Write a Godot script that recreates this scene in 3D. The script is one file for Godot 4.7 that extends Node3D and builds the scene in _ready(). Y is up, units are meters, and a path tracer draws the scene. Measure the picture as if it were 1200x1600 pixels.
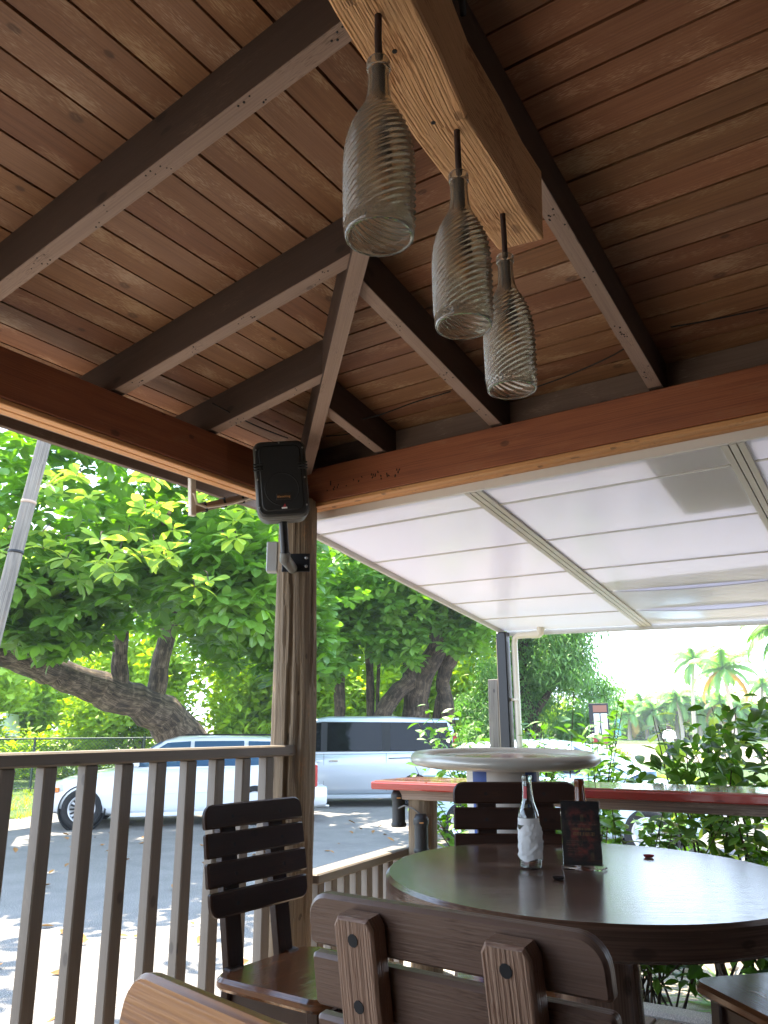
extends Node3D
# An open timber pavilion beside a tree-shaded car park. The deck top is y = 0.

var rng := RandomNumberGenerator.new()
var M := {}
var taken := {}
const GROUND := -0.3


# ---------- mesh building ----------
class MB:
	var v := PackedVector3Array()
	var n := PackedVector3Array()
	var t := PackedVector2Array()

	func tri(a: Vector3, b: Vector3, c: Vector3, ua := Vector2.ZERO, ub := Vector2.ZERO, uc := Vector2.ZERO) -> void:
		var nn := (b - a).cross(c - a).normalized()
		v.append(a); v.append(c); v.append(b)
		n.append(nn); n.append(nn); n.append(nn)
		t.append(ua); t.append(uc); t.append(ub)

	func trin(a: Vector3, b: Vector3, c: Vector3, na: Vector3, nb: Vector3, nc: Vector3, ua := Vector2.ZERO, ub := Vector2.ZERO, uc := Vector2.ZERO) -> void:
		v.append(a); v.append(c); v.append(b)
		n.append(na); n.append(nc); n.append(nb)
		t.append(ua); t.append(uc); t.append(ub)

	# a quad turned so that it faces away from o
	func quad(a: Vector3, b: Vector3, c: Vector3, d: Vector3, o: Vector3, ua := Vector2.ZERO, ub := Vector2.ZERO, uc := Vector2.ZERO, ud := Vector2.ZERO) -> void:
		var nn := (c - a).cross(d - b)
		if nn.dot((a + b + c + d) * 0.25 - o) < 0.0:
			tri(a, c, b, ua, uc, ub); tri(a, d, c, ua, ud, uc)
		else:
			tri(a, b, c, ua, ub, uc); tri(a, c, d, ua, uc, ud)

	func otri(a: Vector3, b: Vector3, c: Vector3, o: Vector3) -> void:
		if (b - a).cross(c - a).dot((a + b + c) / 3.0 - o) < 0.0:
			tri(a, c, b)
		else:
			tri(a, b, c)

	# box with chamfered edges; the grain (u) runs along its longest side, in metres
	func box(tr: Transform3D, s: Vector3, b := 0.003, uo := Vector2.ZERO) -> void:
		var h := s * 0.5
		b = minf(b, minf(h.x, minf(h.y, h.z)) * 0.49)
		var la := s.max_axis_index()
		var o := tr.origin
		for i in 3:
			var j := (i + 1) % 3
			var k := (i + 2) % 3
			if i == la:
				pass
			elif j == la:
				pass
			else:
				var sw := j; j = k; k = sw
			for sg in [-1.0, 1.0]:
				var q := []
				var uvs := []
				for cc in [[-1, -1], [1, -1], [1, 1], [-1, 1]]:
					var p := Vector3.ZERO
					p[i] = sg * h[i]
					p[j] = cc[0] * (h[j] - b)
					p[k] = cc[1] * (h[k] - b)
					q.append(tr * p)
					uvs.append(uo + Vector2(p[j], p[k] + sg * 0.13 * (i + 1)))
				quad(q[0], q[1], q[2], q[3], o, uvs[0], uvs[1], uvs[2], uvs[3])
		if b <= 0.0:
			return
		for i in 3:
			var j := (i + 1) % 3
			var k := (i + 2) % 3
			for sj in [-1.0, 1.0]:
				for sk in [-1.0, 1.0]:
					var q := []
					for e in [[-1.0, 0], [1.0, 0], [1.0, 1], [-1.0, 1]]:
						var p := Vector3.ZERO
						p[i] = e[0] * (h[i] - b)
						p[j] = sj * (h[j] - (b if e[1] == 1 else 0.0))
						p[k] = sk * (h[k] - (0.0 if e[1] == 1 else b))
						q.append(p)
					var u0 := uo + Vector2(q[0][i], 0)
					var u1 := uo + Vector2(q[1][i], 0)
					quad(tr * q[0], tr * q[1], tr * q[2], tr * q[3], o, u0, u1, u1, u0)
		for sx in [-1.0, 1.0]:
			for sy in [-1.0, 1.0]:
				for sz in [-1.0, 1.0]:
					otri(tr * Vector3(sx * h.x, sy * (h.y - b), sz * (h.z - b)), tr * Vector3(sx * (h.x - b), sy * h.y, sz * (h.z - b)), tr * Vector3(sx * (h.x - b), sy * (h.y - b), sz * h.z), o)

	# a bar from a to b, w wide across, h deep along up
	func bar(a: Vector3, b: Vector3, w: float, h: float, up := Vector3.UP, bev := 0.003, uo := Vector2.ZERO) -> void:
		var x := (b - a).normalized()
		var z := x.cross(up).normalized()
		var y := z.cross(x)
		box(Transform3D(Basis(x, y, z), (a + b) * 0.5), Vector3(a.distance_to(b), h, w), bev, uo)

	# eight corners: 0-3 round the bottom, 4-7 above them; u runs 0 -> 1
	func hexa(p: Array, uo := Vector2.ZERO) -> void:
		var o := Vector3.ZERO
		for q in p:
			o += q
		o /= 8.0
		var x: Vector3 = ((p[1] - p[0]) as Vector3).normalized()
		for f in [[0, 1, 2, 3], [4, 5, 6, 7], [0, 1, 5, 4], [1, 2, 6, 5], [2, 3, 7, 6], [3, 0, 4, 7]]:
			var u := []
			var base: Vector3 = p[f[0]]
			for k in f:
				var d: Vector3 = p[k] - base
				var al: float = d.dot(x)
				u.append(uo + Vector2((p[k] as Vector3).dot(x), (d - x * al).length()))
			quad(p[f[0]], p[f[1]], p[f[2]], p[f[3]], o, u[0], u[1], u[2], u[3])

	# rows of points joined to a smooth sheet; the sheet faces out when the rows advance and each row runs anticlockwise seen from the end
	func grid(rows: Array, closed := true, flip := false, us := 1.0, vs := 1.0) -> void:
		var R := rows.size()
		var C: int = rows[0].size()
		var nn := []
		for i in R:
			var row := PackedVector3Array()
			for j in C:
				var a: Vector3 = rows[mini(i + 1, R - 1)][j] - rows[maxi(i - 1, 0)][j]
				var b: Vector3
				if closed:
					b = rows[i][(j + 1) % C] - rows[i][(j - 1 + C) % C]
				else:
					b = rows[i][mini(j + 1, C - 1)] - rows[i][maxi(j - 1, 0)]
				if b.length_squared() < 1e-14:
					var i2 := i + 1 if i == 0 else i - 1
					b = rows[i2][(j + 1) % C] - rows[i2][(j - 1 + C) % C]
				var m := b.cross(a).normalized()
				row.append(-m if flip else m)
			nn.append(row)
		var ul := 0.0
		for i in R - 1:
			var du: float = (rows[i + 1][0] as Vector3).distance_to(rows[i][0]) * us
			var vl := 0.0
			for j in (C if closed else C - 1):
				var j2 := (j + 1) % C
				var dv: float = (rows[i][j2] as Vector3).distance_to(rows[i][j]) * vs
				var a: Vector3 = rows[i][j]
				var b: Vector3 = rows[i][j2]
				var c: Vector3 = rows[i + 1][j2]
				var d: Vector3 = rows[i + 1][j]
				var ua := Vector2(ul, vl); var ub := Vector2(ul, vl + dv); var uc := Vector2(ul + du, vl + dv); var ud := Vector2(ul + du, vl)
				if flip:
					trin(a, c, b, nn[i][j], nn[i + 1][j2], nn[i][j2], ua, uc, ub)
					trin(a, d, c, nn[i][j], nn[i + 1][j], nn[i + 1][j2], ua, ud, uc)
				else:
					trin(a, b, c, nn[i][j], nn[i][j2], nn[i + 1][j2], ua, ub, uc)
					trin(a, c, d, nn[i][j], nn[i + 1][j2], nn[i + 1][j], ua, uc, ud)
				vl += dv
			ul += du

	func tube(path: Array, radii: Array, seg := 8, cap := true, rough := 0.0, rg: RandomNumberGenerator = null) -> void:
		var rows := []
		var side := Vector3.ZERO
		for i in path.size():
			var d: Vector3 = (path[mini(i + 1, path.size() - 1)] - path[maxi(i - 1, 0)]).normalized()
			if side == Vector3.ZERO:
				side = d.cross(Vector3(0.31, 0.2, 0.93)).normalized()
			side = (side - d * side.dot(d)).normalized()
			var up := d.cross(side)
			var row := []
			for j in seg:
				var a := TAU * j / seg
				var r: float = radii[mini(i, radii.size() - 1)]
				if rg:
					r *= 1.0 + rg.randf_range(-rough, rough)
				row.append(path[i] + (side * cos(a) + up * sin(a)) * r)
			rows.append(row)
		grid(rows, true, false)
		if cap:
			for e in [0, rows.size() - 1]:
				var c: Vector3 = path[e]
				var inw: Vector3 = path[1] if e == 0 else path[rows.size() - 2]
				for j in seg:
					otri(c, rows[e][j], rows[e][(j + 1) % seg], inw)

	# profile of (radius, height) turned round the y axis of tr
	func lathe(prof: Array, seg := 24, tr := Transform3D.IDENTITY, swirl := 0.0, ribs := 0, amp := 0.0) -> void:
		var rows := []
		for p in prof:
			var row := []
			for j in seg:
				var a := TAU * j / seg
				var r: float = p.x
				if ribs > 0 and p.x > 0.02:
					r += amp * sin(ribs * a + swirl * p.y)
				row.append(tr * Vector3(r * cos(a), p.y, r * sin(a)))
			rows.append(row)
		grid(rows, true, true)

	# a flat outline (x, y) given thickness along z, edges rounded off by b
	func prism(poly: PackedVector2Array, th: float, tr := Transform3D.IDENTITY, b := 0.003) -> void:
		if Geometry2D.is_polygon_clockwise(poly):
			poly.reverse()
		var N := poly.size()
		var en := []
		for i in N:
			var e := (poly[(i + 1) % N] - poly[i]).normalized()
			en.append(Vector2(e.y, -e.x))
		var inner := PackedVector2Array()
		for i in N:
			var m: Vector2 = en[(i - 1 + N) % N] + en[i]
			m = m / maxf(0.5, m.length_squared() * 0.5)
			inner.append(poly[i] - m * b)
		var lo2 := poly[0]
		var hi2 := poly[0]
		for q2 in poly:
			lo2 = lo2.min(q2); hi2 = hi2.max(q2)
		var tall := hi2.y - lo2.y > (hi2.x - lo2.x) * 1.2
		var uo := Vector2(tr.origin.x * 3.1 + tr.origin.z * 1.7, tr.origin.y * 5.3)
		var idx := Geometry2D.triangulate_polygon(inner)
		var hz := th * 0.5
		for k in range(0, idx.size(), 3):
			var q := [inner[idx[k]], inner[idx[k + 1]], inner[idx[k + 2]]]
			for sg in [-1.0, 1.0]:
				var p := []
				for w in q:
					p.append(tr * Vector3(w.x, w.y, sg * hz))
				var want: Vector3 = tr.basis.z * sg
				var nn: Vector3 = (p[1] - p[0]).cross(p[2] - p[0])
				var w2 := []
				for w in q:
					w2.append(uo + (Vector2(w.y, w.x) if tall else w))
				if nn.dot(want) < 0.0:
					tri(p[0], p[2], p[1], w2[0], w2[2], w2[1])
				else:
					tri(p[0], p[1], p[2], w2[0], w2[1], w2[2])
		var lv := 0.0
		for i in N:
			var j := (i + 1) % N
			var na: Vector2 = en[i] + en[(i - 1 + N) % N] if en[i].dot(en[(i - 1 + N) % N]) > 0.75 else en[i]
			var nb: Vector2 = en[i] + en[j] if en[i].dot(en[j]) > 0.75 else en[i]
			var a3 := tr.basis * Vector3(na.x, na.y, 0).normalized()
			var b3 := tr.basis * Vector3(nb.x, nb.y, 0).normalized()
			var L := poly[i].distance_to(poly[j])
			var A0 := tr * Vector3(poly[i].x, poly[i].y, -hz + b); var A1 := tr * Vector3(poly[i].x, poly[i].y, hz - b)
			var B0 := tr * Vector3(poly[j].x, poly[j].y, -hz + b); var B1 := tr * Vector3(poly[j].x, poly[j].y, hz - b)
			trin(A0, B0, B1, a3, b3, b3, Vector2(lv, 0), Vector2(lv + L, 0), Vector2(lv + L, th))
			trin(A0, B1, A1, a3, b3, a3, Vector2(lv, 0), Vector2(lv + L, th), Vector2(lv, th))
			if b > 0.0:
				for sg in [-1.0, 1.0]:
					var zz: Vector3 = tr.basis.z.normalized() * sg
					var C0 := tr * Vector3(inner[i].x, inner[i].y, sg * hz)
					var C1 := tr * Vector3(inner[j].x, inner[j].y, sg * hz)
					var E0 := A1 if sg > 0 else A0
					var E1 := B1 if sg > 0 else B0
					var n0 := (a3 + zz).normalized(); var n1 := (b3 + zz).normalized()
					if sg > 0:
						trin(E0, E1, C1, n0, n1, n1, Vector2(lv, 0), Vector2(lv + L, 0), Vector2(lv + L, b)); trin(E0, C1, C0, n0, n1, n0, Vector2(lv, 0), Vector2(lv + L, b), Vector2(lv, b))
					else:
						trin(E0, C1, E1, n0, n1, n1, Vector2(lv, 0), Vector2(lv + L, b), Vector2(lv + L, 0)); trin(E0, C0, C1, n0, n0, n1, Vector2(lv, 0), Vector2(lv, b), Vector2(lv + L, b))
			lv += L

	# a leaf growing along +x of tr, blade up +y, folded along its midrib and bent down
	func leaf(tr: Transform3D, L: float, W: float, prof: Array, fold := 0.18, bend := 0.25) -> void:
		var K := prof.size()
		var mid := []
		var le := []
		var ri := []
		for i in K:
			var s := float(i) / (K - 1)
			var c := Vector3(L * s, -bend * L * s * s, 0)
			var w: float = prof[i] * W * 0.5
			mid.append(tr * c)
			le.append(tr * (c + Vector3(0, fold * w, w)))
			ri.append(tr * (c + Vector3(0, fold * w, -w)))
		for i in K - 1:
			if prof[i] > 0.0:
				tri(mid[i], le[i], mid[i + 1]); tri(ri[i], mid[i], mid[i + 1])
			if prof[i + 1] > 0.0:
				tri(le[i], le[i + 1], mid[i + 1]); tri(ri[i], mid[i + 1], ri[i + 1])

	func mesh(mat: Material) -> ArrayMesh:
		var arr := []
		arr.resize(Mesh.ARRAY_MAX)
		arr[Mesh.ARRAY_VERTEX] = v
		arr[Mesh.ARRAY_NORMAL] = n
		arr[Mesh.ARRAY_TEX_UV] = t
		var m := ArrayMesh.new()
		m.add_surface_from_arrays(Mesh.PRIMITIVE_TRIANGLES, arr)
		m.surface_set_material(0, mat)
		return m


# ---------- naming ----------
func numbered(called: String) -> String:
	if not taken.has(called):
		taken[called] = 0
		return called
	taken[called] += 1
	return "%s_%03d" % [called, taken[called]]


func tag(o: Node, label := "", category := "", group := "", kind := "") -> Node:
	if label: o.set_meta("label", label)
	if category: o.set_meta("category", category)
	if group: o.set_meta("group", group)
	if kind: o.set_meta("kind", kind)
	return o


func thing(called: String, label: String, category: String, at := Vector3.ZERO, turn := 0.0, group := "") -> Node3D:
	var o := Node3D.new()
	o.name = numbered(called)
	add_child(o)
	o.position = at
	o.rotation.y = turn
	tag(o, label, category, group)
	return o


func part(called: String, mb, mat: Material, parent: Node, at := Transform3D.IDENTITY) -> MeshInstance3D:
	var o := MeshInstance3D.new()
	o.name = called if parent != self else numbered(called)
	o.mesh = mb.mesh(mat) if mb is MB else mb
	if not (mb is MB) and mat:
		o.material_override = mat
	o.transform = at
	parent.add_child(o, true)
	return o


func structure(called: String, mb: MB, mat: Material, kind := "structure") -> MeshInstance3D:
	var o := part(called, mb, mat, self)
	o.set_meta("kind", kind)
	return o


func T(at: Vector3, euler := Vector3.ZERO) -> Transform3D:
	return Transform3D(Basis.from_euler(euler), at)


# ---------- textures and materials ----------
func seam(w: int, h: int, freq: float, sd: int, oct := 3, type := FastNoiseLite.TYPE_SIMPLEX_SMOOTH) -> Image:
	var f := FastNoiseLite.new()
	f.seed = sd
	f.noise_type = type
	f.frequency = freq
	f.fractal_octaves = oct
	return f.get_seamless_image(w, h)


func stretched(w: int, h: int, freq: float, sd: int, N: int, oct := 3) -> PackedByteArray:
	var im := seam(w, h, freq, sd, oct)
	im.convert(Image.FORMAT_L8)
	im.resize(N, N, Image.INTERPOLATE_CUBIC)
	return im.get_data()


# wood 1 m along the grain by 0.25 m across: streaks, broad bands, blotches, and pale worn patches
func wood(called: String, sd: int, dark: Color, mid: Color, light: Color, worn: Color, wear: float, rough: float, relief: float, contrast := 1.0, spec := 0.5) -> StandardMaterial3D:
	var N := 512
	var fine := stretched(24, 512, 0.09, sd, N, 4)
	var band := stretched(10, 96, 0.06, sd + 1, N, 2)
	var blot := stretched(128, 96, 0.02, sd + 2, N, 4)
	var scr := stretched(200, 512, 0.16, sd + 3, N, 3)
	var kr := RandomNumberGenerator.new()
	kr.seed = sd
	var knots := []
	for i in 3:
		knots.append(Vector3(kr.randf() * N, kr.randf() * N, kr.randf_range(5.0, 11.0)))
	var out := PackedByteArray()
	out.resize(N * N * 3)
	var hh := PackedByteArray()
	hh.resize(N * N)
	for i in N * N:
		var f := fine[i] / 255.0
		var k := clampf(0.5 + contrast * ((f - 0.5) * 0.9 + (band[i] / 255.0 - 0.5) * 0.5 + (blot[i] / 255.0 - 0.5) * 0.35), 0.0, 1.0)
		var c := dark.lerp(mid, k * 2.0) if k < 0.5 else mid.lerp(light, k * 2.0 - 1.0)
		var px := i % N
		var py := i / N
		for kn in knots:
			var dx: float = (px - kn.x) * 1.0
			var dy: float = (py - kn.y) * 0.42
			var q: float = (dx * dx + dy * dy) / (kn.z * kn.z)
			if q < 5.0:
				c = c.lerp(dark * 0.6, clampf(1.0 - q * 0.8, 0.0, 0.45) + 0.10 * (0.5 + 0.5 * sin(q * 6.0)) * (1.0 - q / 5.0))
		if wear > 0.0:
			var wv := clampf((blot[i] / 255.0 + (scr[i] / 255.0 - 0.5) * 0.9 - (1.0 - wear)) * 3.0, 0.0, 1.0)
			c = c.lerp(worn, wv * 0.75)
		out[i * 3] = int(c.r * 255.0); out[i * 3 + 1] = int(c.g * 255.0); out[i * 3 + 2] = int(c.b * 255.0)
		hh[i] = int(clampf(0.25 * (scr[i] / 255.0) + 0.75 * f, 0.0, 1.0) * 255.0)
	var m := StandardMaterial3D.new()
	m.resource_name = called
	m.albedo_texture = ImageTexture.create_from_image(Image.create_from_data(N, N, false, Image.FORMAT_RGB8, out))
	m.uv1_scale = Vector3(1, 4, 1)
	m.roughness = rough
	m.metallic_specular = spec
	if relief > 0.0:
		m.heightmap_enabled = true
		m.heightmap_texture = ImageTexture.create_from_image(Image.create_from_data(N, N, false, Image.FORMAT_L8, hh))
		m.heightmap_scale = relief
	M[called] = m
	return m


func tinted(src: String, called: String, c: Color) -> StandardMaterial3D:
	var m: StandardMaterial3D = M[src].duplicate()
	m.resource_name = called
	m.albedo_color = c
	M[called] = m
	return m


# mottled surface mapped in world metres: two colours, speckles
func mottle(called: String, sd: int, a: Color, b: Color, speck: Color, share: float, metres: float, rough: float, relief: float, N := 512) -> StandardMaterial3D:
	var low := seam(N, N, 4.0 / N, sd, 4).get_data()
	var hi := seam(N, N, 0.32 if N == 512 else 0.26, sd + 1, 2).get_data()
	var out := PackedByteArray()
	out.resize(N * N * 3)
	for i in N * N:
		var c := a.lerp(b, low[i] / 255.0)
		var h := hi[i] / 255.0
		c = c.lerp(speck, clampf((h - 1.0 + share) * 5.0, 0.0, 1.0)) * (0.75 + 0.5 * h)
		out[i * 3] = int(clampf(c.r, 0, 1) * 255.0); out[i * 3 + 1] = int(clampf(c.g, 0, 1) * 255.0); out[i * 3 + 2] = int(clampf(c.b, 0, 1) * 255.0)
	var m := StandardMaterial3D.new()
	m.resource_name = called
	m.albedo_texture = ImageTexture.create_from_image(Image.create_from_data(N, N, false, Image.FORMAT_RGB8, out))
	m.uv1_triplanar = true
	m.uv1_world_triplanar = true
	m.uv1_scale = Vector3.ONE / metres
	m.roughness = rough
	if relief > 0.0:
		m.heightmap_enabled = true
		m.heightmap_texture = ImageTexture.create_from_image(Image.create_from_data(N, N, false, Image.FORMAT_L8, hi))
		m.heightmap_scale = relief
	M[called] = m
	return m


func plain(called: String, c: Color, rough := 0.5, metal := 0.0, spec := 0.5) -> StandardMaterial3D:
	var m := StandardMaterial3D.new()
	m.resource_name = called
	m.albedo_color = c
	m.roughness = rough
	m.metallic = metal
	m.metallic_specular = spec
	M[called] = m
	return m


func leafy(called: String, c: Color, through: Color, rough := 0.45) -> StandardMaterial3D:
	var m := plain(called, c, rough)
	m.backlight_enabled = true
	m.backlight = through
	m.vertex_color_use_as_albedo = true
	m.cull_mode = BaseMaterial3D.CULL_DISABLED
	return m


func glass(called: String, c: Color, alpha: float, rough := 0.03) -> StandardMaterial3D:
	var m := plain(called, Color(c.r, c.g, c.b, alpha), rough)
	m.transparency = BaseMaterial3D.TRANSPARENCY_ALPHA
	return m


func solid_glass(called: String, c: Color, alpha: float, rough := 0.02) -> StandardMaterial3D:
	var m := glass(called, c, alpha, rough)
	m.refraction_enabled = true
	m.refraction_scale = 0.05
	return m


func hexc(s: String) -> Color:
	return Color.html(s)


func make_materials() -> void:
	wood("plank_wood", 11, hexc("73523a"), hexc("90694c"), hexc("a27b5a"), hexc("bfa68a"), 0.40, 0.6, 0.05, 0.5)
	for k in 5:
		tinted("plank_wood", "plank_wood_%d" % k, [Color(1, 1, 1), Color(0.93, 0.9, 0.86), Color(1.06, 0.98, 0.93), Color(0.97, 0.94, 0.86), Color(0.9, 0.83, 0.78)][k])
	wood("rafter_wood", 21, hexc("584639"), hexc("6f5b4c"), hexc("826e5e"), hexc("9a8676"), 0.22, 0.65, 0.05, 0.4)
	wood("rafter_dark", 23, hexc("3c2e26"), hexc("4a3a30"), hexc("58473b"), hexc("6d5a4c"), 0.16, 0.6, 0.05, 0.4)  # dark brown for the bodies of rafters and hips
	wood("pale_wood", 25, hexc("7c6658"), hexc("978070"), hexc("a8917f"), hexc("6d5a4c"), 0.2, 0.75, 0.06, 0.4)  # paler brown for the strip under each rafter and hip
	wood("beam_wood", 31, hexc("6b3c25"), hexc("925433"), hexc("ab6b41"), hexc("9a6848"), 0.2, 0.5, 0.05, 0.6)
	wood("slab_wood", 41, hexc("bd8350"), hexc("d8a673"), hexc("e6bd90"), hexc("9a6234"), 0.36, 0.78, 0.35, 0.24)
	wood("log_wood", 51, hexc("574a3a"), hexc("7a6952"), hexc("938169"), hexc("b4875a"), 0.14, 0.85, 0.5, 0.8)
	wood("grey_wood", 55, hexc("56504a"), hexc("767066"), hexc("908879"), hexc("7a5a40"), 0.16, 0.9, 0.4, 0.9)
	wood("lit_soffit_wood", 57, hexc("b57c48"), hexc("d29a62"), hexc("deab74"), hexc("6e4a2e"), 0.1, 0.55, 0.04, 0.5)  # orange tone carries the sunlight bounced onto the beam undersides
	wood("rail_paint", 61, hexc("625a50"), hexc("756c60"), hexc("827869"), hexc("9a9082"), 0.12, 0.55, 0.04, 0.35)
	wood("chair_wood", 71, hexc("21150f"), hexc("301d14"), hexc("402719"), hexc("4d3020"), 0.16, 0.34, 0.03, 0.4, 0.4)
	wood("seat_wood", 73, hexc("4a2d1a"), hexc("694228"), hexc("805434"), hexc("93653f"), 0.16, 0.13, 0.03, 0.5)
	wood("slat_back", 74, hexc("564236"), hexc("685245"), hexc("7a6252"), hexc("483429"), 0.26, 0.36, 0.05, 0.35)
	wood("raw_wood", 75, hexc("6d5140"), hexc("866853"), hexc("9c7e68"), hexc("5a3526"), 0.2, 0.45, 0.25, 0.7)
	wood("amber_wood", 81, hexc("7d4a1c"), hexc("a96c2e"), hexc("c58a45"), hexc("6a4020"), 0.15, 0.35, 0.04, 1.1)
	wood("table_wood", 91, hexc("3d2b20"), hexc("574134"), hexc("705747"), hexc("7b6453"), 0.28, 0.2, 0.03, 0.8)
	M["table_wood"].uv1_scale = Vector3(0.8, 3, 1)
	M["table_wood"].metallic_specular = 0.6
	wood("deck_wood", 95, hexc("6a5a4c"), hexc("8a7867"), hexc("9c8b79"), hexc("a89888"), 0.25, 0.7, 0.06, 1.0)
	wood("bark", 101, hexc("30271f"), hexc("574a3c"), hexc("7d6d5b"), hexc("93846f"), 0.3, 0.95, 2.0, 1.6)
	M["bark"].uv1_scale = Vector3(1.6, 1.6, 1)
	wood("red_paint", 111, hexc("8c332a"), hexc("a34036"), hexc("b04d42"), hexc("9c5448"), 0.12, 0.12, 0.02, 0.5)
	mottle("asphalt", 121, hexc("6b6762"), hexc("7f7a74"), hexc("bdb7ad"), 0.36, 2.6, 0.92, 1.2, 1024)
	mottle("earth", 125, hexc("8a7d6a"), hexc("a89a83"), hexc("d5cbb8"), 0.3, 1.1, 0.95, 1.0)
	mottle("grass", 131, hexc("3a5220"), hexc("546c2c"), hexc("78883e"), 0.3, 1.3, 0.95, 2.0)
	mottle("concrete", 135, hexc("b3ada3"), hexc("cfcac0"), hexc("e2ded6"), 0.25, 1.2, 0.85, 0.2)
	mottle("stone", 137, hexc("9b948a"), hexc("beb7ab"), hexc("ddd8cf"), 0.25, 0.6, 0.9, 0.4)
	mottle("stucco", 139, hexc("d8c8b8"), hexc("e2d4c6"), hexc("eee4d8"), 0.2, 1.2, 0.9, 0.2)
	plain("gap_dark", hexc("2c2019"), 0.9)
	var pan := plain("canopy_panel", hexc("eaebee"), 0.16, 0.0, 0.36)
	pan.backlight_enabled = true
	pan.backlight = Color(0.56, 0.56, 0.585)
	plain("canopy_metal", hexc("c9c6bd"), 0.4, 0.1)
	plain("canopy_pale", hexc("ddd9cf"), 0.45)
	plain("black_plastic", hexc("1c1e1d"), 0.55)
	plain("grille_black", hexc("181a19"), 0.6)
	plain("grey_plastic", hexc("5c5d59"), 0.5)
	plain("box_grey", hexc("a2a3a0"), 0.5)
	plain("black_metal", hexc("17181a"), 0.35, 0.3)
	plain("steel", hexc("b8b8b4"), 0.28, 0.9)
	plain("screw_metal", hexc("9a9a96"), 0.35, 0.9)
	plain("pvc_white", hexc("ddd6c6"), 0.45)
	plain("rust_pipe", hexc("a58f7b"), 0.75)
	plain("cord_brown", hexc("35221c"), 0.7)
	plain("cable_black", hexc("121212"), 0.6)
	plain("gold_print", hexc("b8854a"), 0.4)
	plain("red_print", hexc("a02a2c"), 0.5)
	var tl := plain("tile", hexc("a86a52"), 0.16)
	tl.clearcoat_enabled = true; tl.clearcoat = 1.0; tl.clearcoat_roughness = 0.08
	plain("white_print", hexc("e8e6e2"), 0.5)
	solid_glass("ribbed_glass", hexc("eeecdf"), 0.075, 0.02)
	solid_glass("clear_glass", hexc("e8f0ec"), 0.008, 0.0)
	solid_glass("pink_glass", hexc("f0b0a8"), 0.05, 0.0)
	solid_glass("brown_glass", hexc("8a4a1c"), 0.35, 0.0)
	glass("bulb_glass", hexc("f0b060"), 0.35, 0.05)
	plain("filament", hexc("e09a3a"), 0.5)
	solid_glass("acrylic", hexc("eef2f2"), 0.004, 0.0)
	plain("tissue", hexc("d2d0ca"), 0.85)
	plain("rim_silver", hexc("bdb8aa"), 0.28, 0.2)
	plain("drum_white", hexc("dcdad4"), 0.4)
	plain("drum_blue", hexc("2a4f9c"), 0.4)
	plain("tyre", hexc("1a1a1b"), 0.85)
	plain("rim_metal", hexc("c6c8ca"), 0.3, 0.6)
	var cw := plain("car_white", hexc("dfe3e6"), 0.3)
	cw.clearcoat_enabled = true; cw.clearcoat = 0.8; cw.clearcoat_roughness = 0.05
	var cs := plain("car_silver", hexc("b4bcc4"), 0.35, 0.45)
	cs.clearcoat_enabled = true; cs.clearcoat = 0.8; cs.clearcoat_roughness = 0.05
	var cb := plain("car_blue", hexc("bcd4e2"), 0.35, 0.2)
	cb.clearcoat_enabled = true; cb.clearcoat = 0.8; cb.clearcoat_roughness = 0.05
	plain("car_glass", hexc("0a0d0f"), 0.06, 0.0, 0.34)
	plain("car_glass_blue", hexc("3b5872"), 0.05, 0.0, 0.6)
	plain("car_dark", hexc("101112"), 0.7)
	glass("lamp_clear", hexc("dfe6ea"), 0.5, 0.05)
	plain("lamp_amber", hexc("c8742a"), 0.25)
	plain("lamp_red", hexc("9c1a18"), 0.2)
	plain("chrome", hexc("d0d2d4"), 0.12, 1.0)
	plain("skin_dark", hexc("4a3024"), 0.6)
	plain("cloth_white", hexc("e8e8e6"), 0.9)
	plain("cloth_navy", hexc("28303c"), 0.9)
	leafy("almond_leaf", hexc("6b9148"), Color(0.9, 1.0, 0.3), 0.3)
	leafy("almond_near", hexc("6a9254"), Color(0.7, 0.8, 0.25), 0.28)
	leafy("almond_young", hexc("83a94c"), Color(0.95, 1.0, 0.3), 0.34)
	leafy("small_leaf", hexc("88a842"), Color(1.0, 0.98, 0.25), 0.5)
	leafy("feather_leaf", hexc("7a9a66"), Color(0.8, 0.95, 0.5), 0.5)
	leafy("shrub_leaf", hexc("5a7d38"), Color(0.8, 0.9, 0.3), 0.4)
	leafy("palm_leaf", hexc("68904a"), Color(0.75, 0.9, 0.4), 0.5)
	leafy("hedge_leaf", hexc("54784a"), Color(0.6, 0.8, 0.3), 0.6)
	leafy("petal", hexc("d0508a"), Color(0.9, 0.5, 0.6), 0.6)
	plain("palm_trunk", hexc("a79a88"), 0.9)
	plain("fence_green", hexc("2c3a30"), 0.6)
	plain("roof_tile", hexc("b9a396"), 0.85)
	plain("sign_black", hexc("26272a"), 0.5)
	plain("sign_cyan", hexc("7fb6c4"), 0.5)
	plain("terracotta", hexc("9a6a58"), 0.85)
	plain("tarp_blue", hexc("4a6ea8"), 0.7)


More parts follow.
